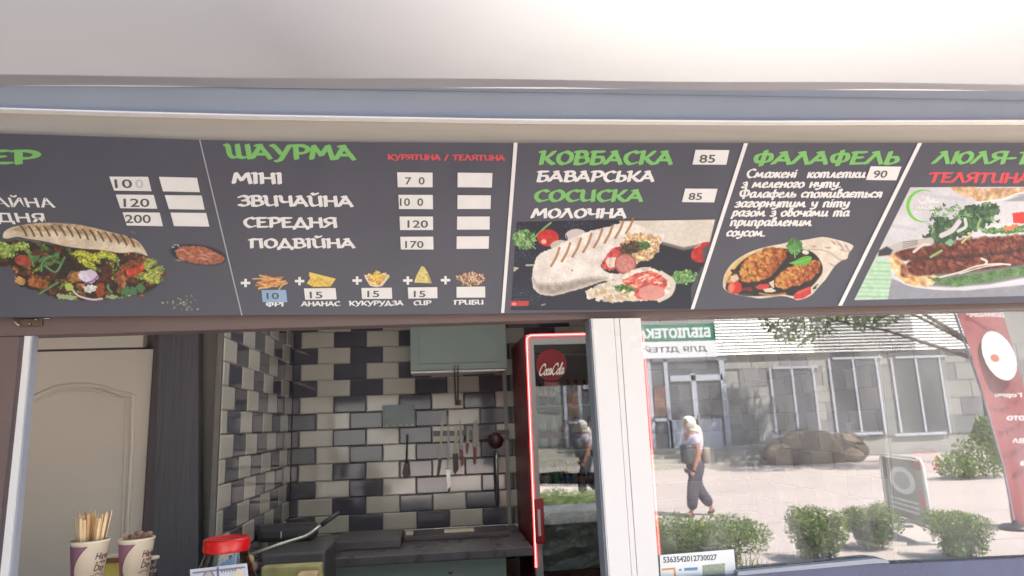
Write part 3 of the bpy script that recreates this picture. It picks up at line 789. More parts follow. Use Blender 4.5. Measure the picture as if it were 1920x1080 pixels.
for i in range(26): c.blob(rr.uniform(60, 700), rr.uniform(560, 640), rr.uniform(8, 26), rr.uniform(4, 9), rr.uniform(0, 30), (186, 146, 100), soft=3, op=.0 if i % 2 else .3)
c.build('food_picture', YBD, m_print, b1, lift=.0014)
c = Canvas(314, 446, 424, 502, VEILED_INK, .9); c.crop(0, 230, 2.769)
c.blob(1030, 686, 150, 54, 8, (60, 62, 70), soft=3); c.blob(1032, 686, 142, 48, 8, (40, 40, 48), soft=2)
c.poly([(905, 665), (940, 645), (1000, 640), (1060, 645), (1110, 668), (1165, 700), (1150, 722), (1090, 738), (1000, 728), (930, 705)], (178, 108, 82), smooth=True, rag=1, var=.25, cell=4, col2=(150, 84, 62))
for i in range(14): c.blob(rr.uniform(930, 1110), rr.uniform(660, 715), rr.uniform(8, 22), 4, rr.uniform(-20, 40), (214, 160, 140), soft=2, op=.7)
for i in range(5): c.blob(rr.uniform(890, 960), rr.uniform(628, 650), 5, 3, 0, (190, 190, 200))
c.build('food_picture', YBD, m_print, b1)
c = Canvas(280, 540, 380, 584, VEILED_INK, .9); c.crop(0, 230, 2.769)
for i in range(46):
    x, y = rr.gauss(950, 50), rr.gauss(940, 24)
    c.blob(x, y, rr.uniform(2, 7), rr.uniform(2, 6), rr.uniform(0, 90), rr.choice([(150, 140, 120), (190, 180, 160), (90, 80, 70)]), soft=1.5)
c.build('food_picture', YBD, m_print, b1)

# 2: shawarma menu
b2 = board([(375.6, 262), (470, 264.5), (700, 266.5), (962.6, 268), (938.6, 588), (700, 590), (454.8, 591)], 'menu board with four sizes and five toppings, second from the left')
put_word('lettering', 'ШАУРМА', *B(160, 160), *B(845, 168), 25, YBD, m_green, b2, slant=-.15, **LW)
put_word('lettering', 'КУРЯТИНА / ТЕЛЯТИНА', *B(1016, 168), *B(1640, 173), 9.5, YBD, m_red, b2, **LW)
for t, q, s in (('МІНІ', (B(194, 294), B(458, 296)), 19), ('ЗВИЧАЙНА', (B(222, 414), B(832, 418)), 18.5), ('СЕРЕДНЯ', (B(250, 528), B(746, 530)), 17.5), ('ПОДВІЙНА', (B(282, 638), B(842, 638)), 16.5)):
    put_word('lettering', t, *q[0], *q[1], s, YBD, m_white, b2, slant=-.08, **LW)
price(b2, [B(1065, 236), B(1254, 238), B(1254, 315), B(1068, 315)], '7  0', tq(B, 1108, 262, 1212, 302))
price(b2, [B(1388, 238), B(1573, 240), B(1570, 317), B(1387, 315)])
price(b2, [B(1072, 356), B(1255, 357), B(1256, 432), B(1075, 431)], '10  0', tq(B, 1080, 374, 1204, 416))
price(b2, [B(1387, 358), B(1565, 359), B(1563, 431), B(1386, 431)])
price(b2, [B(1078, 472), B(1256, 472), B(1257, 543), B(1081, 543)], '120', tq(B, 1120, 492, 1230, 532))
price(b2, [B(1385, 472), B(1559, 472), B(1558, 541), B(1384, 541)])
price(b2, [B(1082, 580), B(1257, 579), B(1259, 647), B(1085, 647)], '170', tq(B, 1108, 602, 1206, 640))
price(b2, [B(1383, 578), B(1555, 577), B(1553, 643), B(1382, 644)])
for x, y in ((257, 826), (545, 816), (852, 813), (1122, 813), (1323, 811)):
    pl = MB()
    for hx, hy in ((25, 6.5), (6.5, 22)):
        pl.prism([P(*B(x-hx, y-hy), YBD-.0006-.0002*(hx > 10)), P(*B(x+hx, y-hy), YBD-.0006-.0002*(hx > 10)), P(*B(x+hx, y+hy), YBD-.0006-.0002*(hx > 10)), P(*B(x-hx, y+hy), YBD-.0006-.0002*(hx > 10))], (0, .0004, 0))
    pl.build('plus_sign', m_white, b2)
def E5(x, y): return (x/3.84+440, y/3.84+490)
for i, (q, t, tqq, m) in enumerate((([B(342, 864), B(472, 863), B(479, 928), B(348, 928)], '10', tq(B, 368, 878, 434, 912, 2), m_tagb), ([B(568, 855), B(736, 853), B(742, 913), B(575, 915)], '15', tq(B, 598, 873, 666, 908, 2), None),
                     ([B(874, 853), B(1036, 851), B(1039, 910), B(878, 911)], '15', tq(B, 906, 868, 970, 902), None), ([B(1122, 850), B(1279, 848), B(1280, 907), B(1125, 909)], '15', tq(B, 1154, 868, 1216, 902), None), ([B(1382, 847), B(1534, 845), B(1535, 903), B(1382, 904)], None, None, None))):
    o = price(b2, q, t, tqq, m)
    if m: tag(o, 'pale blue price label')
for t, q in (('ФРІ', (B(366, 950), B(462, 950))), ('АНАНАС', (B(556, 949), B(760, 948))), ('КУКУРУДЗА', (B(810, 946), B(1098, 944))), ('СИР', (B(1154, 944), B(1246, 943))), ('ГРИБИ', (B(1368, 941), B(1526, 940)))):
    put_word('lettering', t, *q[0], *q[1], 8, YBD, m_white, b2, **LW)
# topping pictures
c = Canvas(472, 508, 544, 548, VEILED_INK, .7); c.crop(440, 490, 3.84)
for i in range(46):
    a = rr.uniform(-35, 40); x = rr.uniform(190, 340); y = rr.uniform(105, 190); L = rr.uniform(22, 50)
    ca, sa = math.cos(math.radians(a)), math.sin(math.radians(a))
    c.stroke([(x-L*ca, y-L*sa*.6), (x+L*ca, y+L*sa*.6)], rr.uniform(9, 14), rr.choice([(222, 160, 92), (206, 138, 74), (236, 182, 116), (180, 108, 56)]), smooth=False, var=.12)
c.stroke([(132, 126), (200, 124)], 9, (226, 176, 120), smooth=False); c.stroke([(320, 200), (345, 170), (378, 156)], 11, (222, 170, 106))
c.build('food_picture', YBD, m_print, b2)
c = Canvas(572, 506, 632, 542, VEILED_INK, .7); c.crop(440, 490, 3.84)
c.poly([(538, 78), (728, 126), (718, 140), (690, 180), (575, 186), (520, 160), (545, 120)], (226, 186, 70), smooth=False, var=.15, col2=(240, 214, 120), cell=4)
c.poly([(538, 78), (728, 126), (715, 142), (535, 108)], (238, 206, 100)); c.poly([(520, 158), (600, 112), (700, 150), (690, 178)], (232, 208, 104), var=.15, col2=(214, 180, 70), cell=4)
c.stroke([(600, 112), (560, 182)], 3, (190, 140, 50)); c.stroke([(560, 184), (690, 182)], 5, (196, 120, 60)); c.stroke([(600, 112), (690, 178)], 3, (196, 150, 60))
c.build('food_picture', YBD, m_print, b2)
c = Canvas(680, 506, 734, 542, VEILED_INK, .7); c.crop(440, 490, 3.84)
c.poly([(932, 98), (1114, 96), (1108, 120), (1062, 178), (1020, 186), (975, 176), (940, 120)], (222, 216, 196), smooth=False)
c.poly([(945, 104), (1102, 102), (1050, 172), (985, 170)], (206, 150, 84), var=.4, cell=4, col2=(226, 180, 90))
for i in range(60): c.blob(rr.gauss(1024, 34), rr.gauss(104, 13), 8, 6, 0, rr.choice([(236, 206, 90), (226, 190, 70), (246, 222, 130)]), soft=1)
c.build('food_picture', YBD, m_print, b2)
c = Canvas(774, 496, 812, 534, VEILED_INK, .7); c.crop(440, 490, 3.84)
c.poly([(1346, 34), (1364, 40), (1392, 84), (1420, 158), (1292, 152), (1310, 100)], (226, 210, 126), var=.08); c.poly([(1392, 84), (1420, 158), (1400, 157), (1380, 90)], (196, 172, 90))
for x, y, r in ((1345, 70, 6), (1330, 105, 7), (1360, 120, 9), (1320, 135, 6), (1375, 95, 6), (1345, 140, 5), (1355, 50, 4)): c.blob(x, y, r, r*.7, 0, (186, 166, 84))
c.build('food_picture', YBD, m_print, b2)
c = Canvas(850, 504, 918, 540, VEILED_INK, .7); c.crop(440, 490, 3.84)
for i in range(110):
    x, y = rr.gauss(1704, 52), rr.gauss(128, 24)
    if abs(x-1704)/125+abs(y-124)/62 > 1.0 or y > 175 or y < 68: continue
    c.blob(x, y, rr.uniform(12, 22), rr.uniform(7, 12), rr.uniform(0, 180), (120, 84, 60), soft=1); c.blob(x, y, rr.uniform(10, 17), rr.uniform(5, 9), rr.uniform(0, 180), rr.choice([(226, 190, 156), (206, 164, 128), (236, 208, 180)]), soft=1.2)
c.build('food_picture', YBD, m_print, b2)

# 3: sausage menu
b3 = board([(963.2, 268), (1398, 268), (1300, 580.5), (1120, 584.5), (939.2, 588)], 'menu board with two sausage wraps and two slanted price labels, right of the white divider')
divider(b3, [(963.4, 267.5), (970.5, 267.5), (945.5, 586.5), (939.5, 586.5)])
divider(b3, [(1395, 268.5), (1402.5, 268.5), (1301.5, 579.5), (1295, 579.8)])
SK = .18
put_word('lettering', 'КОВБАСКА', *Cc(228, 192), *Cc(940, 192), 23.5, YBD, m_green, b3, slant=SK, **LW)
put_word('lettering', 'БАВАРСЬКА', *Cc(216, 284), *Cc(842, 284), 18.5, YBD, m_white, b3, slant=SK, **LW)
put_word('lettering', 'СОСИСКА', *Cc(202, 390), *Cc(782, 390), 20.5, YBD, m_green, b3, slant=SK, **LW)
put_word('lettering', 'МОЛОЧНА', *Cc(192, 478), *Cc(694, 478), 16.5, YBD, m_white, b3, slant=SK, **LW)
price(b3, [Cc(1064, 116), Cc(1244, 118), Cc(1228, 195), Cc(1047, 194)], '85', tq(Cc, 1088, 142, 1172, 186, -6))
price(b3, [Cc(1009, 323), Cc(1181, 324), Cc(1163, 396), Cc(991, 394)], '85', tq(Cc, 1030, 346, 1102, 384, -6))
c = Canvas(952, 408, 1342, 582, VEILED_INK, .9); c.crop(930, 240, 2.843)
c.poly([(110, 500), (640, 488), (1170, 488), (1045, 965), (78, 975)], (30, 32, 44), soft=1)
for i in range(420):
    x, y = rr.choice([(130, 880), (150, 680), (420, 505), (200, 905), (110, 540)]); x += rr.gauss(0, 40); y += rr.gauss(0, 22)
    if x < 86: continue
    c.blob(x, y, rr.uniform(1.5, 3.4), rr.uniform(1.5, 3), 0, rr.choice([(90, 104, 150), (120, 130, 170), (60, 70, 110)]), op=.5)
c.blob(150, 595, 60, 55, 10, (70, 116, 66), rag=4, ragcell=4, var=.5, col2=(120, 160, 96), cell=4)
for i in range(16): c.stroke([(110+rr.uniform(0, 90), 550+rr.uniform(0, 95)), (120+rr.uniform(0, 90), 550+rr.uniform(0, 95))], 6, rr.choice([(56, 96, 52), (150, 186, 120)]), smooth=False)
c.stroke([(200, 590), (250, 540), (292, 505)], 9, (130, 170, 90))
c.blob(277, 585, 58, 45, 0, (214, 54, 44), var=.1, col2=(186, 36, 36)); c.blob(255, 605, 14, 12, 0, (250, 190, 170), soft=3)
c.blob(425, 572, 56, 34, -5, (210, 200, 196)); c.blob(335, 622, 46, 24, -10, (200, 188, 176)); c.stroke([(375, 575), (380, 590)], 6, (40, 40, 50))
c.stroke([(162, 732), (225, 730)], 9, (190, 190, 170)); c.poly([(94, 740), (124, 745), (95, 768)], (200, 190, 160))
c.poly([(78, 922), (176, 922), (172, 948), (76, 950)], (196, 56, 50)); c.blob(96, 938, 12, 8, 0, (230, 150, 140)); c.blob(252, 942, 14, 4, -20, (160, 150, 130))
c.poly([(655, 495), (1168, 488), (1140, 610), (1000, 640), (860, 600), (700, 560)], (232, 228, 214), soft=1.5, var=.06, col2=(214, 208, 192), cell=40); c.poly([(860, 600), (1000, 636), (1136, 612), (1120, 628), (1000, 652), (880, 620)], (120, 112, 100), soft=4)
c.blob(1110, 662, 74, 50, -25, (206, 50, 44), var=.1, col2=(170, 34, 36)); c.poly([(1102, 640), (1180, 600), (1150, 720), (1102, 700)], VEILED_INK, soft=1); c.stroke([(1060, 640), (1090, 622)], 5, (250, 180, 160))
c.blob(1000, 795, 84, 36, -8, (76, 124, 66), rag=4, var=.5, col2=(130, 170, 100), cell=4); c.poly([(1095, 740), (1160, 740), (1040, 965), (1040, 850)], VEILED_INK, soft=1)
wrap = [(190, 800), (200, 740), (228, 676), (300, 640), (400, 590), (500, 550), (600, 525), (700, 500), (760, 520), (850, 560), (900, 575), (850, 640), (740, 640), (650, 660), (590, 690), (560, 740), (610, 775), (700, 775), (650, 800), (560, 820), (470, 850), (400, 870), (320, 892), (250, 890), (205, 860)]
c.poly(wrap, (226, 218, 208), smooth=True, var=.08, cell=16, col2=(244, 240, 232), rag=1)
c.poly([(195, 800), (215, 860), (260, 885), (330, 884), (470, 842), (600, 800), (480, 800), (330, 830), (230, 830)], (168, 156, 144), smooth=True, soft=10, var=.2, cell=8)
for i in range(8):
    x = 316+i*57; y = 700-i*25
    c.stroke([(x+22, y-60), (x+4, y-10), (x-22, y+36)], 11, (150, 92, 42), soft=2.5, op=.9); c.stroke([(x+18, y-50), (x-14, y+28)], 5, (206, 150, 90), soft=3, op=.5)
c.blob(405, 760, 5, 4, 0, (130, 90, 60)); c.poly([(700, 560), (790, 560), (880, 580), (868, 660), (800, 700), (740, 730), (690, 700), (640, 650)], (196, 156, 110), rag=3, var=.4, cell=4, col2=(226, 200, 160))
c.blob(640, 690, 90, 46, -42, (196, 50, 48), rag=2, var=.3, cell=4, col2=(220, 96, 84)); c.blob(720, 640, 70, 34, -10, (46, 50, 40), rag=4, var=.5, cell=4, col2=(90, 60, 44))
c.blob(790, 628, 34, 22, 20, (70, 106, 56), rag=3, var=.4); c.blob(820, 670, 44, 24, -50, (196, 150, 100), rag=2, var=.4, cell=4, col2=(226, 196, 156)); c.blob(618, 716, 30, 30, 0, (226, 206, 190), rag=2, var=.2)
c.blob(690, 725, 58, 56, 20, (160, 84, 80), var=.1); c.blob(690, 724, 50, 47, 20, (198, 122, 112), var=.12, col2=(206, 136, 124), cell=4)
w2 = [(480, 870), (560, 830), (640, 800), (720, 760), (800, 740), (880, 770), (950, 820), (930, 880), (880, 915), (780, 920), (680, 925), (600, 930), (540, 905), (490, 910)]
c.poly(w2, (222, 208, 186), smooth=True, rag=2, var=.2, cell=8, col2=(236, 228, 212))
c.poly([(670, 810), (760, 775), (830, 762), (900, 800), (912, 840), (870, 890), (800, 915), (740, 900), (700, 850)], (206, 76, 66), smooth=True, rag=2, var=.3, cell=8, col2=(230, 130, 110))
for i in range(12): c.blob(rr.uniform(700, 890), rr.uniform(780, 850), rr.uniform(14, 30), rr.uniform(5, 9), rr.uniform(-60, 20), rr.choice([(240, 180, 160), (236, 206, 190), (196, 50, 48)]), rag=1.5)
c.blob(688, 860, 56, 26, 10, (66, 104, 52), rag=3, ragcell=2, var=.5, cell=4, col2=(120, 150, 70)); c.blob(830, 878, 70, 40, 0, (222, 150, 138), var=.08); c.stroke([(880, 770), (945, 820), (930, 885), (870, 920)], 20, (226, 214, 200), soft=2)
for i in range(22): c.blob(rr.uniform(510, 750), rr.uniform(870, 925), rr.uniform(9, 20), rr.uniform(6, 11), rr.uniform(0, 90), rr.choice([(232, 214, 180), (206, 176, 130), (240, 230, 210)]), rag=1.5)
c.poly([(1173, 480), (1260, 480), (1260, 980), (1040, 980)], VEILED_INK, soft=.6)
c.build('food_picture', YBD, m_print, b3)

# 4: falafel menu
b4 = board([(1398.6, 268), (1724.5, 268), (1574.5, 574.5), (1300.8, 580.5)], 'menu board with seven lines of small white writing above two falafel in flatbread')
divider(b4, [(1721.5, 268), (1729, 268), (1579, 572.8), (1571.5, 573.3)])
put_word('lettering', 'ФАЛАФЕЛЬ', *D(370, 192), *D(1146, 190), 22, YBD, m_green, b4, slant=.35, **LW)
LS = dict(nib=.22, thin=.12, ang=22, gap=.03)
for t, x0, x1, y in (('Смажені  котлетки', 338, 972, 264), ('з меленого нуту.', 316, 846, 317), ('Фалафель споживається', 298, 1060, 370), ('загорнутим у піту', 280, 886, 421), ('разом з овочами та', 262, 886, 470), ('приправленим', 252, 686, 521), ('соусом.', 232, 442, 577)):
    put_word('lettering', t, *D(x0, y), *D(x1, y), 15.5, YBD, m_white, b4, slant=.25, **LS)
price(b4, [D(1003, 204), D(1166, 206), D(1139, 278), D(976, 276)], '90', tq(D, 1022, 226, 1096, 266, -10))
c = Canvas(1348, 440, 1606, 568, VEILED_INK, .9); c.crop(1340, 430, 6.4)
bun = [(98, 640), (120, 540), (200, 420), (330, 320), (480, 250), (640, 205), (800, 175), (900, 150), (1060, 130), (1200, 105), (1310, 92), (1450, 120), (1560, 150), (1640, 180), (1664, 210), (1610, 290), (1590, 350), (1530, 372), (1450, 430), (1400, 500), (1330, 600), (1250, 690), (1170, 780), (1080, 830), (980, 850), (940, 830), (800, 800), (560, 830), (440, 815), (280, 790), (160, 750), (105, 700)]
c.poly(bun, (216, 204, 182), smooth=True, var=.08, cell=16, col2=(232, 222, 204))
c.poly([(110, 640), (140, 540), (220, 430), (350, 330), (500, 265), (700, 225), (860, 215), (700, 260), (420, 380), (300, 520), (260, 640)], (226, 186, 110), smooth=True, soft=6, var=.15)
hole = [(140, 640), (210, 520), (330, 380), (500, 280), (720, 232), (870, 232), (1120, 250), (1220, 310), (1290, 420), (1290, 520), (1240, 600), (1160, 690), (1080, 780), (940, 800), (800, 780), (560, 800), (440, 800), (280, 780), (140, 730)]
c.poly(hole, (42, 36, 36), smooth=True, soft=2, var=.2)
c.poly([(130, 640), (200, 560), (260, 520), (300, 600), (240, 650)], (200, 150, 90), soft=4)
for (cx, cy, rx, ry, a) in ((580, 425, 320, 165, -29), (990, 545, 300, 120, -24)):
    c.blob(cx, cy, rx, ry, a, (150, 74, 34), rag=3, ragcell=8, var=.5, cell=8, col2=(190, 112, 52))
    for i in range(230):
        t = rr.uniform(0, 6.28); q = rr.uniform(0, .9)**.6; ca, sa = math.cos(math.radians(a)), math.sin(math.radians(a))
        u, v_ = rx*q*math.cos(t), ry*q*math.sin(t); x, y = cx+u*ca-v_*sa, cy+u*sa+v_*ca
        lit = (-(v_/ry)*.4-(u/rx)*.5+.4)
        col = rr.choice([(216, 168, 84), (202, 146, 66), (226, 184, 104)]) if rr.random() < lit else rr.choice([(176, 92, 46), (140, 66, 36), (196, 110, 60), (110, 56, 36)])
        c.blob(x, y, rr.uniform(12, 30), rr.uniform(8, 18), rr.uniform(0, 90), col, soft=1.6, op=.75, rag=1)
c.poly([(870, 320), (760, 470), (680, 560), (640, 600), (700, 600), (860, 450), (900, 400)], (36, 34, 38), smooth=True, soft=3)
c.poly([(1140, 255), (1300, 290), (1420, 330), (1490, 380), (1440, 440), (1390, 510), (1310, 620), (1180, 700), (1260, 600), (1300, 500), (1290, 420), (1230, 320)], (226, 216, 200), smooth=True, soft=2, var=.08)
c.stroke([(1130, 240), (1290, 250), (1400, 290), (1490, 360), (1560, 372)], 9, (140, 120, 100), soft=3, op=.7)
for x, y, r, a in ((1360, 220, 24, 0), (1430, 160, 34, 40), (1510, 190, 44, 50), (1590, 220, 40, 60), (1540, 250, 26, 20), (1400, 420, 26, 30), (1190, 205, 20, 0)): c.blob(x, y, r, 9, a, (110, 90, 72), soft=4, op=.7, rag=1)
c.blob(960, 200, 92, 100, 0, (62, 120, 62), rag=3, var=.3, cell=8, col2=(90, 150, 80)); c.stroke([(955, 250), (965, 340)], 14, (130, 190, 90)); c.stroke([(960, 120), (955, 250)], 5, (110, 170, 100)); c.blob(1090, 275, 42, 26, 10, (226, 226, 200))
c.poly([(890, 405), (960, 380), (1060, 330), (1140, 320), (1166, 350), (1130, 410), (1040, 436), (960, 425)], (92, 172, 62), smooth=True, var=.1); c.stroke([(900, 405), (1040, 385), (1150, 340)], 5, (150, 210, 110))
c.blob(250, 700, 80, 78, 10, (206, 52, 44), rag=1, var=.1); c.blob(200, 700, 40, 60, 10, (232, 120, 90), soft=4); c.poly([(190, 560), (270, 550), (290, 590), (230, 640), (190, 610)], (226, 200, 170)); c.blob(240, 510, 50, 22, 20, (50, 44, 44), rag=2)
c.blob(580, 690, 84, 34, -5, (210, 66, 56), rag=1); c.poly([(580, 720), (680, 700), (740, 740), (690, 756), (610, 755)], (230, 218, 196)); c.poly([(650, 640), (710, 610), (715, 700), (690, 700)], (226, 206, 180)); c.stroke([(540, 770), (700, 790), (850, 770)], 22, (190, 140, 76), soft=3)
c.poly([(945, 790), (1000, 740), (1150, 680), (1160, 770), (1060, 830), (955, 838)], (206, 56, 52), smooth=False, soft=2, var=.08); c.stroke([(990, 770), (1130, 710)], 12, (236, 120, 104), soft=4); c.blob(1200, 700, 44, 12, -40, (60, 60, 44), rag=2)
c.blob(390, 715, 50, 24, 0, (120, 44, 40), rag=2); c.blob(370, 790, 90, 12, 5, (70, 80, 74))
c.build('food_picture', YBD, m_print, b4)

# 5: kebab menu
b5 = board([(1725.2, 268), (1990, 268), (1990, 565.5), (1575.2, 574.5)], 'menu board at the far right with a large kebab plate picture')
put_word('lettering', 'К', *D(1790, 190), *D(1920, 190), 21.5, YBD, m_green, b5, slant=.4, **LW)
put_word('lettering', 'ЛЮЛЯ-', *D(1336, 188), *D(1766, 189), 21.5, YBD, m_green, b5, slant=.4, **LW)
put_word('lettering', 'ТЕЛЯТИНА', *D(1308, 288), *D(1850, 292), 17.5, YBD, m_red, b5, slant=.3, **LW)
c = Canvas(1600, 348, 1985, 566, VEILED_INK, .9); c.crop(1600, 330, 4.319)
pic = [(462, 92), (1700, 86), (1700, 960), (4, 1005)]
c.poly(pic, (206, 208, 214), soft=1, var=.05, cell=40, col2=(220, 220, 224))
c.stroke([(470, 120), (640, 160), (900, 190)], 10, (176, 178, 190), soft=8, op=.6); c.stroke([(300, 400), (500, 430)], 16, (180, 182, 190), soft=10, op=.6)
c.poly([(770, 90), (980, 88), (1000, 150), (930, 176), (860, 150), (800, 110)], (222, 190, 150), var=.2, cell=8, rag=1, col2=(206, 160, 112))
c.poly([(930, 100), (1700, 88), (1700, 150), (1380, 150), (1180, 190), (1000, 210), (960, 170)], (226, 204, 170), rag=1, var=.25, cell=8, col2=(198, 156, 110))
c.stroke([(1000, 216), (1200, 190), (1390, 130), (1700, 120)], 14, (236, 236, 236)); c.poly([(1380, 150), (1700, 120), (1700, 200), (1220, 205)], (150, 162, 168), soft=2)
c.poly([(20, 1003), (120, 780), (200, 640), (300, 700), (310, 780), (280, 996)], (196, 222, 196), soft=1.5, var=.08)
for i in range(9):
    y = 700+i*34; c.stroke([(190-i*22, y), (300, y+6)], 14, (96, 190, 110) if i % 2 == 0 else (140, 206, 146), soft=4, op=.55)
c.poly([(280, 996), (310, 830), (500, 900), (900, 930), (1700, 850), (1700, 962), (280, 998)], (146, 150, 158), soft=2, var=.06)
plate = [(300, 770), (340, 700), (400, 600), (560, 480), (900, 400), (1400, 380), (1700, 380), (1700, 790), (1380, 850), (1100, 900), (800, 926), (560, 910), (400, 870)]
c.poly(plate, (222, 224, 226), smooth=True, soft=2); c.poly([(340, 800), (420, 850), (560, 888), (800, 900), (1100, 876), (1400, 820), (1700, 740), (1700, 600), (600, 640)], (120, 124, 122), smooth=False, soft=5)
c.poly([(285, 640), (340, 625), (400, 660), (430, 740), (520, 800), (640, 800), (700, 830), (640, 880), (540, 895), (430, 870), (340, 800), (300, 720)], (226, 182, 118), smooth=True, rag=2, var=.2, cell=8, col2=(240, 212, 164))
for x, y in ((420, 770), (480, 830), (360, 700), (560, 870), (600, 800)): c.blob(x, y, 30, 12, 40, (160, 92, 46), soft=5, op=.7)
c.poly([(600, 820), (760, 826), (1000, 790), (1300, 740), (1700, 690), (1700, 760), (1380, 800), (1100, 850), (860, 896), (700, 880)], (104, 142, 84), smooth=False, rag=2, soft=3, var=.3, cell=16, col2=(66, 104, 60))
for (pts, wd) in ((((400, 610), (700, 600), (1000, 570), (1400, 540), (1720, 500)), 130), (((500, 740), (800, 720), (1100, 690), (1400, 650), (1720, 600)), 130)):
    c.stroke(pts, wd, (84, 38, 32), soft=6, var=.5, cell=8, col2=(112, 56, 44))
for i in range(420):
    x = rr.uniform(390, 1700); base = 612-(x-400)*.085 if i % 2 else 745-(x-500)*.11
    y = base+rr.uniform(-58, 58)
    c.blob(x, y, rr.uniform(12, 30), rr.uniform(8, 18), rr.uniform(0, 90), rr.choice([(126, 60, 42), (92, 40, 34), (150, 78, 54), (66, 30, 28), (176, 104, 76)]), rag=1, op=.6, soft=2)
c.stroke([(400, 672), (800, 660), (1200, 620), (1700, 560)], 16, (40, 26, 26), soft=8, op=.8)
c.poly([(560, 500), (620, 420), (700, 330), (800, 340), (880, 270), (960, 230), (1080, 230), (1150, 230), (1180, 260), (1140, 340), (1080, 400), (1000, 440), (900, 480), (780, 540), (640, 556)], (54, 80, 58), smooth=True, rag=6, ragcell=4, var=.4, cell=8, col2=(76, 112, 74))
for i in range(46): c.blob(rr.choice([rr.gauss(820, 70), rr.gauss(1060, 60), rr.gauss(680, 50)]), rr.gauss(340, 50) if i % 2 else rr.gauss(290, 40), rr.uniform(14, 30), rr.uniform(8, 14), rr.uniform(0, 180), rr.choice([(96, 140, 86), (60, 96, 66), (136, 176, 120), (44, 70, 54)]), rag=3, ragcell=2)
c.poly([(1000, 440), (1300, 400), (1700, 370), (1700, 430), (1300, 460), (1080, 470)], (120, 160, 96), rag=3, var=.4, cell=4, col2=(70, 110, 66)); c.poly([(1290, 300), (1400, 290), (1700, 300), (1700, 400), (1290, 380)], (214, 60, 52), rag=1); c.blob(1270, 420, 60, 20, -15, (226, 130, 70), rag=2)
c.stroke([(715, 482), (800, 440), (856, 370)], 40, (222, 216, 222)); c.stroke([(850, 446), (910, 410), (905, 350)], 26, (214, 222, 206)); c.stroke([(1030, 350), (1010, 410), (1060, 440)], 16, (150, 186, 120))
c.stroke([(880, 540), (960, 460)], 16, (206, 206, 120)); c.stroke([(626, 656), (716, 604)], 18, (146, 186, 110)); c.blob(775, 538, 34, 20, 0, (130, 186, 140), rag=3)
c.stroke([(300, 600), (420, 560), (620, 530)], 66, (196, 190, 184), soft=3); c.poly([(205, 605), (270, 570), (320, 600), (300, 640), (200, 650)], (60, 62, 66), soft=3)
for i in range(4): c.stroke([(400, 536+i*16), (520, 522+i*10)], 4, (80, 78, 78))
c.stroke([(490, 614), (560, 560), (610, 554)], 22, (226, 216, 206)); c.stroke([(700, 820), (860, 780), (1000, 730), (1160, 712), (1270, 718)], 14, (230, 220, 206)); c.stroke([(860, 792), (1040, 740), (1200, 716)], 8, (240, 236, 226)); c.stroke([(1040, 670), (1080, 690), (1070, 716)], 20, (226, 220, 206))
c.poly([(-30, 88), (462, 88), (4, 1010), (-30, 1010)], VEILED_INK, soft=1)
# halal crescent logo
for i in range(24):
    a0 = math.radians(60+i*9.6); a1 = math.radians(60+(i+1)*9.6); wd = 4+24*math.sin(math.pi*(i+.5)/24)**1.3
    c.stroke([(565+138*math.cos(a0)+14*math.sin(i/24*3.14), 242-128*math.sin(a0)), (565+138*math.cos(a1)+14*math.sin((i+1)/24*3.14), 242-128*math.sin(a1))], wd, (120, 206, 76), smooth=False)
c.stroke([(525, 190), (550, 218), (590, 205), (600, 170), (625, 215), (650, 190), (660, 215), (700, 205)], 8, (246, 246, 246))
c.stroke([(560, 160), (575, 172)], 6, (246, 246, 246)); c.stroke([(610, 160), (600, 176)], 6, (246, 246, 246))
c.build('food_picture', YBD, m_print, b5)
def F7(x, y): return (x/4.319+1600, y/4.319+330)
put_sans('lettering', 'HALAL', tq(F7, 508, 240, 660, 268), YBD-.0006, m_white, b5, .03)
put_sans('lettering', 'EUROPA', tq(F7, 495, 284, 652, 302), YBD-.0006, m_white, b5, .02)
# ------------------------------------------------------------------ refrigerator
YF = 1.50
fr = thing('refrigerator', 'tall red drinks refrigerator with glowing red door outline and round cola sign', 'refrigerator', P(1100, 1000, YF))
fx0, fx1 = P(985, 630, YF).x-.0, P(1208, 628, YF).x
ftop = P(1090, 624, YF).z
m_fred = mat('fridge_red', srgb(120, 28, 36), .4, .1, 5)
m_fgrey = mat('fridge_frame_grey', srgb(150, 152, 150), .45, .04, 8)
m_led = mat('led_red', (.8, .03, .03), .4, emit=(1, .05, .05), es=1.1)
m_ledc = mat('led_core', (.9, .3, .3), .4, emit=(1, .38, .36), es=1.0)
bx = MB().box((fx0, YF+.03, .08), (fx0+.03, YF+.58, ftop)).box((fx1-.03, YF+.03, .08), (fx1, YF+.58, ftop)).box((fx0+.031, YF+.03, ftop-.03), (fx1-.031, YF+.57, ftop)).box((fx0+.031, YF+.54, .08), (fx1-.031, YF+.57, ftop-.031)).box((fx0+.031, YF+.03, .08), (fx1-.031, YF+.54, .3))
bx.build('cabinet', m_fred, fr)
MB().box((fx0+.0315, YF+.06, .31), (fx0+.036, YF+.535, ftop-.04)).box((fx1-.036, YF+.06, .31), (fx1-.0315, YF+.535, ftop-.04)).box((fx0+.037, YF+.53, .31), (fx1-.037, YF+.536, ftop-.04)).build('liner', mat('fridge_liner', (.72, .73, .73), .4, .04, 5), fr)
gx0, gx1 = P(1003, 700, YF).x, P(1190, 700, YF).x
gz = P(1060, 645, YF).z
d_ = MB().box((fx0+.004, YF, .3), (gx0, YF+.028, ftop-.004)).box((gx1, YF, .3), (fx1-.004, YF+.028, ftop-.004)).box((gx0, YF+.001, gz), (gx1, YF+.027, ftop-.004)).box((gx0, YF+.001, .3), (gx1, YF+.027, .42))
d_.build('door_frame', m_fgrey, fr)
ld = MB(); lc = MB()
z1 = ftop-.003
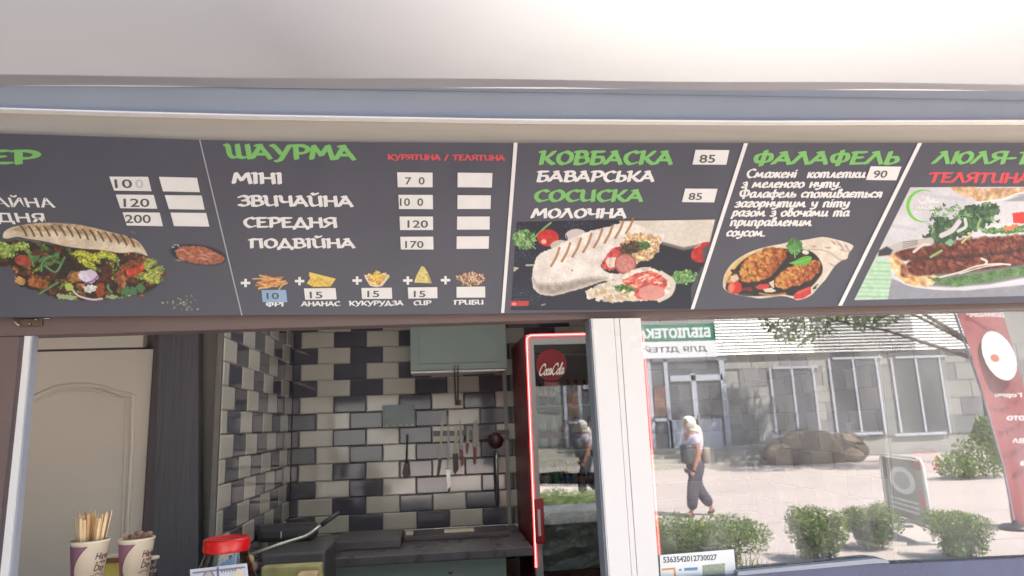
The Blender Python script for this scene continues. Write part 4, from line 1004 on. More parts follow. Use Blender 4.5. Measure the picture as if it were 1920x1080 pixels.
for off, mb_, r in ((0, ld, .0019), (.0068, ld, .0019), (.0034, lc, .0014)):
    a = fx0+.002+off; b = fx1-.002-off; zt_ = z1-off
    mb_.tube([(a, YF-.003, 1.0), (a, YF-.003, zt_-.02), (a+.006, YF-.003, zt_-.006), (a+.02, YF-.003, zt_), (b-.02, YF-.003, zt_), (b-.006, YF-.003, zt_-.006), (b, YF-.003, zt_-.02), (b, YF-.003, P(1240, 1040, YF).z)], r, 6)
ld.build('light_strip', m_led, fr); lc.build('light_strip', m_ledc, fr)
m_fglass = glass_mat('fridge_glass', .26, (.8, .84, .82))
MB().add([(gx0, YF+.003, .42), (gx1, YF+.0255, .42), (gx1, YF+.0255, gz), (gx0, YF+.003, gz)], [(0, 1, 2, 3)]).build('door_glass', m_fglass, fr)
# crumpled silver film behind the lower glass
v = []; f = []; n = 34; m_ = 34
zf0, zf1 = P(1060, 1064, YF+.02).z, P(1060, 923, YF+.02).z
for j in range(m_+1):
    for i in range(n+1):
        u, t = i/n, j/m_
        q = .010*math.sin(9*u+5*t)+.006*math.sin(23*t-6*u)+.005*math.sin(14*(u+t)+1)+random.uniform(-.0022, .0022)
        v.append((gx0+.004+(gx1-gx0-.008)*u, YF+.052+q, zf0-.02+(zf1-zf0+.02)*t+.004*math.sin(12*u)*(t > .98)))
for j in range(m_):
    for i in range(n): a = j*(n+1)+i; f.append((a, a+1, a+n+2, a+n+1))
MB().add(v, f).build('silver_film', mat('silver_film', (.6, .6, .58), .3, .12, 8, .4, 30, metal=.25), fr)
MB().box((gx0+.003, YF+.02, .42), (gx1-.003, YF+.03, zf0-.012)).build('lower_label', mat('lower_label', srgb(150, 92, 88), .5, .5, 14), fr)
# handle
pxbox(1003, 936, 1021, 1020, YF-.02, .018, .006).build('handle', mat('handle_red', srgb(150, 24, 38), .35), fr)
hm = fr.children[-1]
MB().box((P(1009, 980, YF-.024).x, YF-.0215, P(1009, 1005, YF-.02).z), (P(1014, 980, YF-.024).x, YF-.0203, P(1009, 955, YF-.02).z)).build('logo', mat('pale_script', (.6, .5, .5), .5), hm)
# cola sign sticker on the glass
cxp, czp = P(1034, 684, YF-.001).x, P(1034, 684, YF-.001).z
rad = P(1063, 684, YF).x-cxp
dk = MB(); vv = [(cxp+rad*math.cos(q*math.pi/24), YF+.001, czp+rad*math.sin(q*math.pi/24)) for q in range(48)]
dk.prism(vv, (0, .002, 0)); sign = dk.build('round_sign', mat('cola_red', srgb(118, 26, 34), .45, .08, 20), fr)
CG = {}
def cg(ch, w, *st): CG[ch] = (w, st)
cg('C', .95, crv((1.0,.78),(.86,1.0),(.5,.96),(.16,.62),(.12,.2),(.4,.0),(.8,.16),(1.05,.4)))
cg('o', .5, crv((.3,.55),(.1,.4),(.1,.1),(.3,.02),(.48,.24),(.42,.5),(.3,.55),(.5,.46)))
cg('c', .46, crv((.44,.48),(.26,.55),(.08,.3),(.14,.04),(.34,.04),(.52,.24)))
cg('a', .56, crv((.44,.5),(.22,.55),(.06,.28),(.16,.03),(.34,.1),(.46,.5)), crv((.47,.54),(.42,.12),(.5,.03),(.62,.2)))
cg('l', .38, crv((.08,.25),(.36,.95),(.26,1.04),(.12,.6),(.14,.06),(.26,.02),(.4,.2)))
cg('-', .16, ((.0,.3),(.14,.34)))
cg('~', .01, crv((-.2,.72),(.25,1.02),(.7,.86),(1.25,1.02)))
cg(' ', .05)
put_word('lettering', 'Coca-Cola', 1010, 704, 1056, 701, 20, YF, mat('cream_print', (.80, .72, .62), .5), sign, slant=.2, lift=.0014, glyphs=CG, nib=.15, thin=.1, ang=40, gap=-.03)
put_sans('lettering', 'DRINK', [(1020, 717), (1048, 716), (1047, 723), (1021, 724)], YF, mat('faint_print', srgb(170, 90, 88), .5), sign, .02, lift=.0014)
# shelves and drinks
for zpx in (760, 842, 922):
    z = P(1060, zpx, YF+.15).z
    MB().box((fx0+.032, YF+.05, z-.006), (fx1-.032, YF+.5, z)).build('shelf', mat('shelf_wire', (.5, .5, .5), .4, metal=.5), fr)
def bottle(px, zpx, h, r, Y, liquid, cap, band, label, cat='bottle', grp='bottles on the refrigerator shelves'):
    x = P(px, zpx, Y).x; z = P(px, zpx, YF+.15).z+.0005
    t = thing('bottle', label, cat, (x, Y, z), grp)
    MB().lathe((x, Y, z), [(r*.8, 0), (r, .006), (r, h*.30), (r*.93, h*.36), (r*.93, h*.5), (r, h*.56), (r*.9, h*.68), (r*.42, h*.86), (r*.38, h*.93)], 14).build('body', liquid, t, True)
    MB().lathe((x, Y, z), [(r*.45, h*.931), (r*.45, h), ], 12).build('cap', cap, t, True)
    MB().lathe((x, Y, z), [(r*.97, h*.34), (r*.97, h*.53)], 14, False).build('label_band', band, t, True)
mw = mat('water_pet', srgb(190, 205, 205), .12, .1, 20); mg_ = mat('green_pet', srgb(60, 130, 84), .12, .1, 20); mc = mat('cola_brown', srgb(44, 24, 24), .1)
mo = mat('orange_drink', srgb(196, 96, 50), .15); mb2 = mat('blue_cap', srgb(60, 110, 180), .35); mr = mat('red_cap', srgb(190, 40, 44), .35); mwh = mat('white_cap', (.75, .75, .75), .4)
ORD = ('first', 'second', 'third', 'fourth', 'fifth', 'sixth')
for i, px in enumerate((1018, 1034, 1048, 1066, 1082, 1098)):
    q = ((mc, mr, mr, 'dark cola'), (mc, mr, mr, 'dark cola'), (mw, mwh, mb2, 'clear water'), (mc, mr, mr, 'dark cola'), (mo, mr, mwh, 'orange drink'), (mc, mr, mr, 'dark cola'), (mc, mr, mr, 'dark cola'), (mo, mr, mwh, 'orange drink'))[i]
    bottle(px, 760, .115, .017, YF+.12, q[0], q[1], q[2], f'{ORD[i]} bottle from the left on the top refrigerator shelf, {q[3]}', grp='bottles on the top refrigerator shelf')
for i, px in enumerate((1020, 1040, 1062, 1084, 1108)):
    q = ((mw, mwh, mr, 'clear'), (mw, mwh, mr, 'clear'), (mo, mwh, mwh, 'orange'), (mw, mb2, mb2, 'pale'), (mo, mr, mr, 'red labelled orange'), (mc, mr, mr, 'dark cola'), (mc, mr, mr, 'dark cola'))[i]
    bottle(px, 842, .145, .019, YF+.12, q[0], q[1], q[2], f'{ORD[i]} bottle from the left on the middle refrigerator shelf, {q[3]}', grp='bottles on the middle refrigerator shelf')
for i, px in enumerate((1026, 1044, 1066, 1092)):
    q = ((mg_, mg_, mwh, 'green'), (mg_, mwh, mg_, 'green'), (mc, mb2, mb2, 'dark blue labelled'), (mc, mo, mo, 'dark'), (mc, mr, mr, 'dark cola'), (mw, mb2, mb2, 'clear'))[i]
    bottle(px, 922, .135, .021, YF+.12, q[0], q[1], q[2], f'{ORD[i]} bottle from the left on the lowest refrigerator shelf, {q[3]}', grp='bottles on the lowest refrigerator shelf')

# ------------------------------------------------------------------ wall cupboard, worktops
YW = 1.86
cb = thing('wall_cupboard', 'sage green wall cupboard hanging above the knives', 'cupboard', P(860, 690, YW))
pxbox(769, 560, 949, 693, YW, .225, .003).build('body', m_cab, cb)
pxbox(770.5, 694, 948, 697.5, YW+.002, .2).build('bottom_rail', mat('rail_pale', (.6, .6, .57), .4), cb)
pxbox(785, 560, 932, 680, YW-.004, .003, .001).build('door_panel', m_cab, cb)
YC = 1.45
wk = thing('worktop', 'dark kitchen worktop with sage cabinet front below the tiled wall', 'counter', P(800, 1040, YC+.1))
wz = P(800, 1037, YC).z
wxa, wxb = XL+.005, fx0-.012
MB().box((wxa, YC, wz-.035), (wxb, YB, wz), .004).build('top', m_counter, wk)
MB().box((wxa, YC+.02, .06), (P(950, 1060, YC).x, YB-.02, wz-.036), .002).build('cabinet_front', m_cab, wk)
MB().lathe(P(845, 1072, YC+.0), [(.0001, -.008), (.008, -.006), (.009, 0), (.007, .005), (.0001, .007)], 12).build('knob', m_steelD, wk, True)
# clutter on the worktop: long chopping block, steel tray
YT = 1.75
def onto(px, Y): return P(px, 1020, Y).x
MB().box((P(757, 1010, YT).x, YT, wz+.0005), (P(955, 1010, YT).x, YT+.2, P(860, 1001, YT).z), .004).build('chopping_block', mat('block_dark', srgb(84, 78, 78), .5, .2, 10), None)
tag(bpy.data.objects['chopping_block'], 'long dark chopping block lying on the worktop beside the refrigerator', 'chopping board')
gr = thing('steel_box', 'dented steel tray with a raised pale rim standing on the worktop', 'tray', (P(690, 1020, YT).x, YT, wz))
MB().box((P(625, 1020, YT-.15).x, YT-.15, wz+.0005), (P(752, 1020, YT-.15).x, YT+.12, P(690, 1012, YT-.15).z), .006).build('body', m_steelD, gr)
MB().box((P(640, 1047, YT-.17).x, YT-.165, P(690, 1052, YT-.17).z), (P(750, 1040, YT-.17).x, YT-.152, P(690, 1042, YT-.17).z), .003).build('front_lip', m_steel, gr)
MB().tube([P(624, 1009, YT), P(660, 1005, YT+.02), P(700, 1008, YT), P(752, 1000, YT)], .006, 8).build('rim', m_steel, gr, True)
for (a, b, lab, m) in ((760, 774, 'small cream packet lying on the chopping block', (.7, .6, .45)), (833, 890, 'long cream wrapper lying on the chopping block', (.66, .58, .45))):
    z = P(860, 1001, YT).z+.0008
    o = MB().box((P(a, 1000, YT).x, YT+.03, z), (P(b, 1000, YT).x, YT+.08, z+.012), .003).build('wrapper', mat('wrap%d' % a, m, .5, .1, 20)); tag(o, lab, 'wrapper')
# grill, pan handle and dark appliances at the left
gl = thing('grill', 'black contact grill with an upright lid and a long bent steel handle', 'grill', P(560, 1040, 1.2))
MB().box((P(488, 1040, 1.2).x, 1.2, 1.0), (P(610, 1040, 1.2).x, 1.5, P(550, 1036, 1.2).z), .01).build('body', m_steelD, gl)
MB().box((P(480, 980, 1.45).x, 1.45, P(550, 1036, 1.2).z), (P(590, 980, 1.45).x, 1.56, P(550, 985, 1.45).z), .02).build('lid', m_black, gl)
MB().tube([P(468, 1041, 1.0), P(520, 1022, 1.03), P(572, 1006, 1.08), P(585, 998, 1.09), P(602, 985, 1.1)], [.006, .006, .006, .006, .006], 8).build('handle', mat('handle_steel', (.55, .53, .46), .35, .1, 20, metal=.7), gl, True)
MB().tube([P(602, 985, 1.1), P(618, 973, 1.11), P(637, 961, 1.12)], [.0085, .009, .007], 10).build('handle_grip', m_black, gl, True)
MB().lathe(P(527, 1003, 1.19), [(.0001, -.013), (.002, -.010), (.002, .010), (.0001, .013)], 8).build('pin', m_trim, gl, True)
bx = thing('food_tray', 'yellow green tray of food at the bottom of the open window, right of the jar', 'tray', P(545, 1075, .62))
pxbox(489, 1061, 602, 1120, .62, .04, .004).build('tray', mat('tray_yellow', srgb(176, 170, 112), .4, .45, 9), bx)
pxbox(556, 1076, 594, 1110, .56, .05, .006).build('bread_roll', mat('roll', srgb(210, 180, 140), .6, .2, 20), bx)
# hanging paper packet, socket with plug, rail with knives
YH = 2.07
def hang(name, label, cat): return thing(name, label, cat, P(850, 800, YH))
pp = [(716, 760), (775, 757), (777, 798), (772, 794), (768, 799), (762, 794), (757, 800), (750, 795), (745, 800), (738, 796), (731, 800), (725, 795), (718, 801)]
o = pxprism(pp, 2.045, .012).build('paper_dispenser', mat('dispenser', srgb(120, 134, 134), .35, .15, 12)); tag(o, 'grey green box with a ragged lower edge fixed on the tiles', 'dispenser')
o = pxprism([(721, 775), (727, 772), (729, 784), (722, 786)], 2.04, .004).build('mark', m_inner, o)
YR = 2.06
o = pxprism([(812, 808), (955, 806), (955, 815), (812, 818)], YR, .014).build('magnetic_rail', m_steelD); tag(o, 'dark magnetic rail on the tiles carrying the hanging knives', 'knife rail')
def knife(label, blade, handle, mb_, mh, cat='knife'):
    t = thing('knife', label, cat, P(*blade[0], YR-.006), 'knives on the magnetic rail')
    pxprism(blade, YR-.004, .0025).build('blade', mb_, t)
    pxprism(handle, YR-.010, .009).build('handle', mh, t)
m_bl = mat('blade_steel', srgb(150, 150, 142), .3, .1, 20); m_blc = mat('blade_cream', srgb(176, 172, 150), .4, .08, 20); m_hr = mat('handle_rust', srgb(140, 84, 80), .5, .1, 20)
knife('long cream bladed knife with black handle, leftmost on the rail', [(828, 774), (831, 774), (832, 790), (827, 860), (822, 860)], [(822, 861), (829, 861), (826, 880), (823, 894), (819, 892)], m_blc, m_black)
knife('slim steel sharpening rod hanging next to the leftmost knife', [(839, 780), (842, 778), (844, 860), (838, 880)], [(836, 881), (844, 880), (845, 912), (839, 918)], m_bl, m_steel)
knife('pointed kitchen knife with thick black handle in the middle of the rail', [(853, 795), (857, 800), (859, 850), (850, 850)], [(849, 851), (859, 850), (860, 880), (853, 890), (850, 884)], m_blc, m_black)
knife('broad knife with a reddish blade stain and red brown handle', [(861, 786), (865, 792), (869, 842), (862, 842)], [(862, 843), (868, 843), (870, 870), (865, 876)], m_bl, m_hr)
knife('thin paring knife between two broad blades', [(876, 798), (879, 800), (880, 830), (874, 830)], [(873, 831), (880, 831), (878, 848), (875, 852)], m_bl, m_hr)
knife('wide rounded blade with red brown handle, rightmost knife', [(889, 790), (893, 787), (897, 800), (898, 838), (886, 838), (886, 802)], [(888, 839), (894, 839), (893, 868), (889, 872)], m_bl, m_hr)
t = thing('ladle', 'steel ladle with dark red round bowl and long handle hanging by the refrigerator', 'ladle', P(930, 820, YR))
MB().lathe(P(930, 826, YR-.02), [(.0001, -.042), (.02, -.036), (.034, -.02), (.038, 0), (.034, .02), (.018, .036), (.0001, .04)], 18).build('bowl', mat('ladle_red', srgb(78, 50, 54), .3), t, True)
MB().tube([P(931, 846, YR-.02), P(931, 870, YR-.02), P(934, 946, YR-.02)], [.006, .009, .0085], 8).build('handle', m_steel, t, True)
t = thing('spatula', 'black spatula hanging head down on the tiles left of the knives', 'spatula', P(762, 860, YR))
MB().tube([P(763, 815, YR-.01), P(762, 868, YR-.01)], .0045, 8).build('handle', m_black, t, True)
pxprism([(758, 868), (766, 868), (769, 892), (764, 895), (757, 894), (754, 888)], YR-.012, .004).build('head', m_black, t)
t = thing('hanging_tongs', 'looped dark tongs hanging under the cupboard', 'tongs', P(857, 720, YR))
MB().tube([P(855, 758, YR-.01), P(852, 700, YW-.02), P(852, 686, YW-.02), P(859, 686, YW-.02), P(859, 702, YW-.02), P(859, 758, YR-.01)], .0035, 8).build('arms', m_steelD, t, True)
pxbox(854, 750, 865, 760, YR-.016, .012, .002).build('tip', mat('tip_rust', srgb(130, 84, 78), .5), t)
# coat strip right of tiles next to fridge
K('wall_strip', pxbox(946, 600, 953, 1000, YB-.014, .012), mat('strip_pale', srgb(150, 158, 148), .4))

# ------------------------------------------------------------------ right side of the kitchen
YP = .55
sc_ = thing('screen_panel', 'large pale translucent panel standing inside behind the right window pane', 'panel', P(1720, 900, YP))
pxprism([(1650, 664), (1768, 654), (1806, 900), (1812, 1100), (1690, 1100), (1672, 860)], YP, .006).build('sheet', mat('sheet_pale', srgb(168, 170, 158), .35, .05, 3), sc_)
pxprism([(1648, 664), (1650, 664), (1690, 1100), (1687, 1100)], YP-.003, .012).build('edge', m_pvc, sc_)
o = pxprism([(1716, 852), (1720, 844), (1752, 842), (1758, 848), (1764, 884), (1752, 888), (1738, 878), (1722, 882)], YP-.03, .02).build('red_case', mat('case_red', srgb(200, 40, 56), .4, .08, 10)); tag(o, 'small red rounded case with a dark emblem in front of the pale panel', 'case')
pxprism([(1727, 853), (1747, 852), (1748, 866), (1738, 870), (1729, 866)], YP-.033, .003).build('emblem', m_brown_d, o)
t = thing('wall_socket', 'white wall socket on the tiles behind the right window pane', 'socket', P(1800, 800, 1.0))
xs = XR-.012
MB().box((xs-.012, .98, P(1800, 812, .98).z), (xs, 1.10, P(1800, 800, .98).z), .003).build('plate', m_pvc, t)
MB().box((xs-.02, 1.06, P(1790, 800, 1.0).z), (xs-.002, 1.09, P(1790, 786, 1.0).z), .003).build('plug', m_pvc, t)
K('lower_rail', MB().prism([P(1202, 1089, .010), P(1380, 1079, .010), P(1640, 1057, .010), P(1664, 1058, .010), P(1990, 1044, .010), P(1990, 1120, .010), P(1202, 1120, .010)], (0, .016, 0)), mat('rail_navy', srgb(74, 84, 112), .3, .15, 6))
K('rail_cap', MB().prism([P(1384, 1072, .006), P(1640, 1047.5, .006), P(1664, 1050, .006), P(1668, 1056, .006), P(1640, 1056.5, .006), P(1384, 1079, .006)], (0, .02, 0)), m_alu)

# paper sticker on the pane
st = thing('paper_sticker', 'white paper notice with a long number stuck low on the right pane', 'sticker', P(1300, 1060, .027))
pxprism([(1237, 1041), (1376, 1030), (1382, 1100), (1240, 1110)], .0265, .001).build('sheet', mat('notice_paper', (.74, .78, .76), .5, .05, 10), st)
put_sans('number', '5363542012730027', [(1243, 1044), (1344, 1039), (1345, 1050), (1244, 1056)], .0262, mat('notice_ink', srgb(90, 96, 96), .6), st, .03, lift=0.0)
pxprism([(1241, 1066), (1266, 1064), (1268, 1082), (1264, 1082), (1263, 1068), (1241, 1070)], .0262, .0002).build('orange_bracket', mat('orange_print', srgb(214, 146, 84), .5), st)
pxprism([(1273, 1067), (1278, 1066.5), (1278, 1070), (1273, 1070.5)], .0262, .0002).build('blue_mark', mat('blue_print', srgb(96, 140, 170), .5), st)
pxprism([(1283, 1065), (1308, 1063.5), (1308, 1069), (1283, 1070.5)], .0262, .0002).build('blue_mark', mat('blue_print', srgb(96, 140, 170), .5), st)
pxprism([(1317, 1060), (1359, 1056), (1360, 1100), (1318, 1100)], .0262, .0002).build('grey_patch', mat('grey_print', srgb(150, 158, 140), .6, .25, 200), st)

# ------------------------------------------------------------------ counter things: cups, jar
def seg(name, m, parent, c, r_at, a0, a1, z0_, z1_, out=.0004, n=10, outline=None):
    """a patch of the cup's surface between angles (deg) and heights"""
def surf_poly(c, rfun, pts, out):
    """pts in (angle deg, z) on the cup surface"""
    return [(c.x+(rfun(z)+out)*math.sin(math.radians(a)), c.y-(rfun(z)+out)*math.cos(math.radians(a)), c.z+z) for a, z in pts]
m_cup = mat('cup_paper', srgb(226, 214, 190), .5, .04, 12)
m_cuppl = mat('cup_plum', srgb(132, 92, 110), .5, .06, 12); m_cupdk = mat('cup_ink', srgb(92, 44, 50), .5)
m_wood = mat('birch', srgb(228, 200, 152), .6, .16, 60, stretch=(4, 4, .4)); m_wood2 = mat('birch_dark', srgb(196, 158, 112), .6, .16, 60, stretch=(4, 4, .4)); m_wood3 = mat('brown_stick', srgb(150, 120, 98), .6, .12, 40)
def cup(x0, x1, ytop, Y, label, sticks):
    c = P((x0+x1)/2, ytop, Y); R = (P(x1, ytop, Y).x-P(x0, ytop, Y).x)/2
    H = .112; c = c-Vector((0, 0, H))
    # the sill the cups stand on
    t = thing('paper_cup', label, 'paper cup', c, 'paper cups behind the open window')
    rf = lambda z: R*(.72+.28*z/H)
    MB().lathe(c, [(R*.70, .002), (R*.72, 0), (R, H), (R*1.045, H+.0005), (R*1.055, H+.003), (R*1.02, H+.0055), (R*.975, H+.0035), (R*.97, H-.002), (R*.70, .004)], 40, False).build('cup', m_cup, t, True)
    # plum swoosh
    A0 = -36
    prof = []
    for i in range(25):
        q = i/24; z = H*(.02+.93*q)
        a = A0+5+44*abs(2*q-.95)**1.7 if q > .475 else A0+5+50*abs(2*q-.95)**1.7
        prof.append((min(a, 24), z))
    for nm, m, k0, k1, out in (('swoosh_edge', m_cupdk, 0, 2.2, .0003), ('swoosh', m_cuppl, 0, 0, .0006)):
        v = []; f = []
        for i, (a, z) in enumerate(prof):
            for k in range(7):
                aa = A0-22+(a+k1-(A0-22))*k/6
                v += surf_poly(c, rf, [(aa, z)], out)
        for i in range(24):
            for k in range(6): p = i*7+k; f.append((p, p+1, p+8, p+7))
        MB().add(v, f).build(nm, m, t, True)
    # script lettering
    for s_, a0, a1, z0_, z1_ in (('Have', 44, 98, .68, .81), ('a nice', 47, 90, .60, .665), ('Day', 42, 88, .43, .585)):
        vv, ff = text_data(s_, .015, .25); lo, hi = vv.min(0), vv.max(0); q = (vv-lo)/(hi-lo)
        v = []
        for a, b in q: v += surf_poly(c, rf, [(a0+(a1-a0)*a, H*(z0_+(z1_-z0_)*b))], .0005)
        me = bpy.data.meshes.new('lettering'); me.from_pydata(v, [], ff); link('lettering', me, m_cupdk, t)
    a_ = surf_poly(c, rf, [(34+i*4.4, H*(.40-.02*math.sin(i*.9))) for i in range(12)], .001)
    MB().tube(a_, .0006, 5).build('flourish', m_cupdk, t, True)
    top = c.z+H
    for i in range(sticks[0]):
        kind = sticks[1]
        a = 2*math.pi*random.random(); rr_ = R*.84*math.sqrt(random.random())
        bx_, by_ = c.x+rr_*.78*math.cos(a), c.y+rr_*.78*math.sin(a)
        if kind == 'stir': L = .060+random.uniform(-.010, .008); w_, th = .0029, .0009
        else: L = .014+random.uniform(-.004, .008); w_, th = .0062, .0012
        tx, ty = bx_+math.cos(a)*rr_*.22*(L/.03), by_+math.sin(a)*rr_*.2
        rot = random.uniform(0, 3.14) if kind == 'stir' else random.uniform(-.5, .5)
        ux = Vector((math.cos(rot), math.sin(rot), 0))*w_; uy = Vector((-math.sin(rot), math.cos(rot), 0))*th
        b0 = Vector((c.x+(bx_-c.x)*.6, c.y+(by_-c.y)*.6, c.z+.02)); b1_ = Vector((tx, ty, top+L))
        vv = []
        rows = [(b0, 1), (b0+(b1_-b0)*.96, 1), (b1_-(b1_-b0)*.012, .85), (b1_, .45)]
        for q, s_ in rows: vv += [q-ux*s_-uy, q+ux*s_-uy, q+ux*s_+uy, q-ux*s_+uy]
        ff = [(3, 2, 1, 0)]
        for j in range(3):
            for k in range(4): ff.append((j*4+k, j*4+(k+1) % 4, j*4+4+(k+1) % 4, j*4+4+k))
        ff.append((12, 13, 14, 15))
        o = MB().add(vv, ff).build('stirring_stick' if kind == 'stir' else 'wooden_spoon', random.choice([m_wood, m_wood, m_wood2]) if kind == 'stir' else m_wood3)
        tag(o, 'thin pale wooden stirring stick standing in the left paper cup' if kind == 'stir' else 'short brown wooden stick standing in the right paper cup', 'stirring stick' if kind == 'stir' else 'wooden stick', 'pale sticks in the left cup' if kind == 'stir' else 'brown sticks in the right cup')
    return c
cA = cup(135.5, 203, 1016, .22, 'paper cup with plum swirl packed with long pale stirring sticks', (34, 'stir'))
cB = cup(225, 288, 1012, .26, 'paper cup with plum swirl holding short brown sticks', (12, 'spoon'))
# yellow box between, patterned pot behind
t = thing('yellow_box', 'yellow packet with a brown band between the two paper cups', 'packet', P(208, 1050, .34))
pxbox(186, 1056, 230, 1120, .34, .04, .002).build('body', mat('packet_yellow', srgb(190, 176, 84), .5, .12, 10), t)
pxbox(186.2, 1047, 229.8, 1055.6, .341, .038, .001).build('band', mat('packet_brown', srgb(150, 96, 76), .5), t)
pxbox(187, 1043, 229, 1046.6, .342, .036, .001).build('rim', m_cup, t)
t = thing('patterned_pot', 'small dark pot with white flowers just right of the cups', 'pot', P(284, 1060, .36))
cc = P(284, 1045, .36)
MB().lathe(cc, [(.0155, -.07), (.017, -.004)], 20).build('body', mat('pot_dark', srgb(70, 60, 64), .4), t, True)
MB().lathe(cc, [(.0175, -.0038), (.0185, 0), (.0175, .002)], 20).build('rim', m_cup, t, True)
for i in range(3):
    for j in range(2):
        a = math.radians(-6+26*i+13*j); z = -.016-.013*j
        for k in range(5):
            q = a+.16*math.cos(k*1.257); zz = z+.0028*math.sin(k*1.257)
            MB().lathe((cc.x+.0172*math.sin(q), cc.y-.0172*math.cos(q), cc.z+zz), [(.0001, -.0011), (.0012, 0), (.0001, .0011)], 6).build('petal', m_cup, t, True)
# jar with red lid
YJ = .30
cj = P(425, 1028, YJ); RJ = (P(468, 1020, YJ).x-P(382, 1020, YJ).x)/2
jr = thing('glass_jar', 'round glass jar with a red screw lid and a banknote leaning on it', 'jar', (cj.x, YJ, zs+.03))
m_jar = glass_mat('jar_glass', .10, (.72, .75, .72))
hz = cj.z-(zs+.03)
base = Vector((cj.x, YJ, zs+.03))
H1 = hz-.002
MB().lathe(base, [(RJ*.9, 0), (RJ*1.42, .012), (RJ*1.5, H1*.4), (RJ*1.42, H1*.66), (RJ*1.15, H1*.86), (RJ*.93, H1*.96), (RJ*.92, H1)], 40, False).build('body', m_jar, jr, True)
v = []
lid = MB().lathe(base, [(RJ*.985, H1-.003), (RJ*1.0, H1-.001), (RJ*1.0, H1+.022), (RJ*.97, H1+.0265), (RJ*.86, H1+.027), (RJ*.84, H1+.0255), (.0001, H1+.0255)], 60)
lid.build('lid', mat('lid_red', srgb(214, 22, 28), .3, .06, 20, coat=.3), jr, True)
fill_ = MB().lathe(base, [(RJ*.8, .003), (RJ*1.3, .015), (RJ*1.38, H1*.3), (RJ*1.2, H1*.48), (.0001, H1*.5)], 24)
fo = fill_.build('contents', mat('jar_contents', srgb(110, 98, 78), .7, .5, 30, .4, 60), jr, True)
for i, (px, py, r, m) in enumerate(((466, 1050, .014, srgb(150, 136, 92)), (474, 1062, .012, srgb(120, 92, 76)), (450, 1056, .010, srgb(130, 116, 84)))):
    MB().lathe(P(px, py, YJ+.01), [(.0001, -r), (r*.8, -r*.6), (r, 0), (r*.8, r*.6), (.0001, r)], 12).build('crumpled_note', mat('note%d' % i, m, .7, .4, 60), jr, True)
bn = thing('banknote', 'pale banknote with an oval portrait propped against the jar', 'banknote', P(420, 1070, .21))
pxprism([(356, 1068), (463, 1056), (470, 1120), (360, 1120)], .205, .0006).build('paper', mat('note_paper', srgb(196, 198, 206), .6, .1, 40), bn)
pxprism([(361, 1073), (459, 1062), (459.4, 1065), (361.4, 1076)], .2045, .0003).build('border_line', mat('note_ink', srgb(120, 122, 134), .6), bn)
o = [(391+12*math.cos(q*.39), 1084+14*math.sin(q*.39)) for q in range(16)]
pxprism(o, .2042, .0005).build('portrait_oval', mat('note_grey', srgb(130, 130, 130), .6, .3, 90), bn)
o = [(391+7*math.cos(q*.39), 1080+8*math.sin(q*.39)) for q in range(16)]
pxprism(o, .2038, .0003).build('portrait_face', mat('note_face', srgb(176, 174, 170), .6, .2, 90), bn)
pxprism([(406, 1064), (410, 1063.6), (412, 1110), (408, 1110)], .2042, .0004).build('security_strip', mat('note_violet', srgb(104, 96, 140), .6), bn)
pxprism([(436, 1080), (446, 1066), (456, 1068), (460, 1110), (432, 1110)], .2038, .001).build('folded_corner', mat('note_cream', srgb(214, 206, 176), .6), bn)
for k in range(8): pxprism([(414+k*5, 1069-k*.5), (417+k*5, 1068.6-k*.5), (417.4+k*5, 1073-k*.5), (414.4+k*5, 1073.4-k*.5)], .2042, .0003).build('print_mark', mat('note_ink', srgb(120, 122, 134), .6), bn)
# inner counter they stand on
K('inner_counter', MB().box((X0+.01, .285, 1.0), (XL+1.9, .72, zs+.03), .003), m_counter)
# ------------------------------------------------------------------ the square in front of the kiosk (seen mirrored in the glass)
def setting(o): o['kind'] = 'structure'; return o
m_pave = mat('plaza_paving', srgb(188, 175, 168), .85, .08, .35, .15, 40)
m_asph = mat('asphalt', (.11, .105, .10), .9, .15, .6, .2, 60)
setting(MB().box((-60, -60, -.2), (60, 40, -.004)).build('ground', m_asph))
setting(MB().box((-1.4, -21.2, -.003), (45, .02, .0)).build('plaza', m_pave))  # stops at left; unseen asphalt added there to weaken the bounced light
# paving joints as real strips near the kiosk
kb = MB()
for i in range(9): kb.box((-14, -2.2-2.1*i, .0005), (24, -2.21-2.1*i, .002))
setting(kb.build('paving_joint', mat('joint', (.2, .19, .18), .9)))
# library
YL = -(21.3)            # facade plane
lib = thing('library_building', 'grey panelled library building across the square with a white double door', 'building', (10, YL, 0))
def L(px, py):           # a point of the library's facade seen mirrored
    p = M(px, py, 2*MIR-YL-.0); return p
V_ = 2*MIR-YL
def lbox(x0, y0, x1, y1, out, th, name, m, parent=None, bev=0):
    a = P(x0, (y0+y1)/2, V_).x; b = P(x1, (y0+y1)/2, V_).x; t = P((x0+x1)/2, y0, V_).z; u = P((x0+x1)/2, y1, V_).z
    return MB().box((a, YL+out, u), (b, YL+out-th, t), bev).build(name, m, parent or lib)
m_wallA = mat('panel_pale', srgb(156, 155, 150), .8, .05, 1); m_wallB = mat('panel_dark', srgb(130, 130, 130), .8, .05, 1)
MB().box((-22, YL-10, 0), (40, YL-.06, 9.5)).build('wall', m_wallA, lib)
xd0, xd1 = P(1215, 760, V_).x, P(1362, 760, V_).x
zst = .54
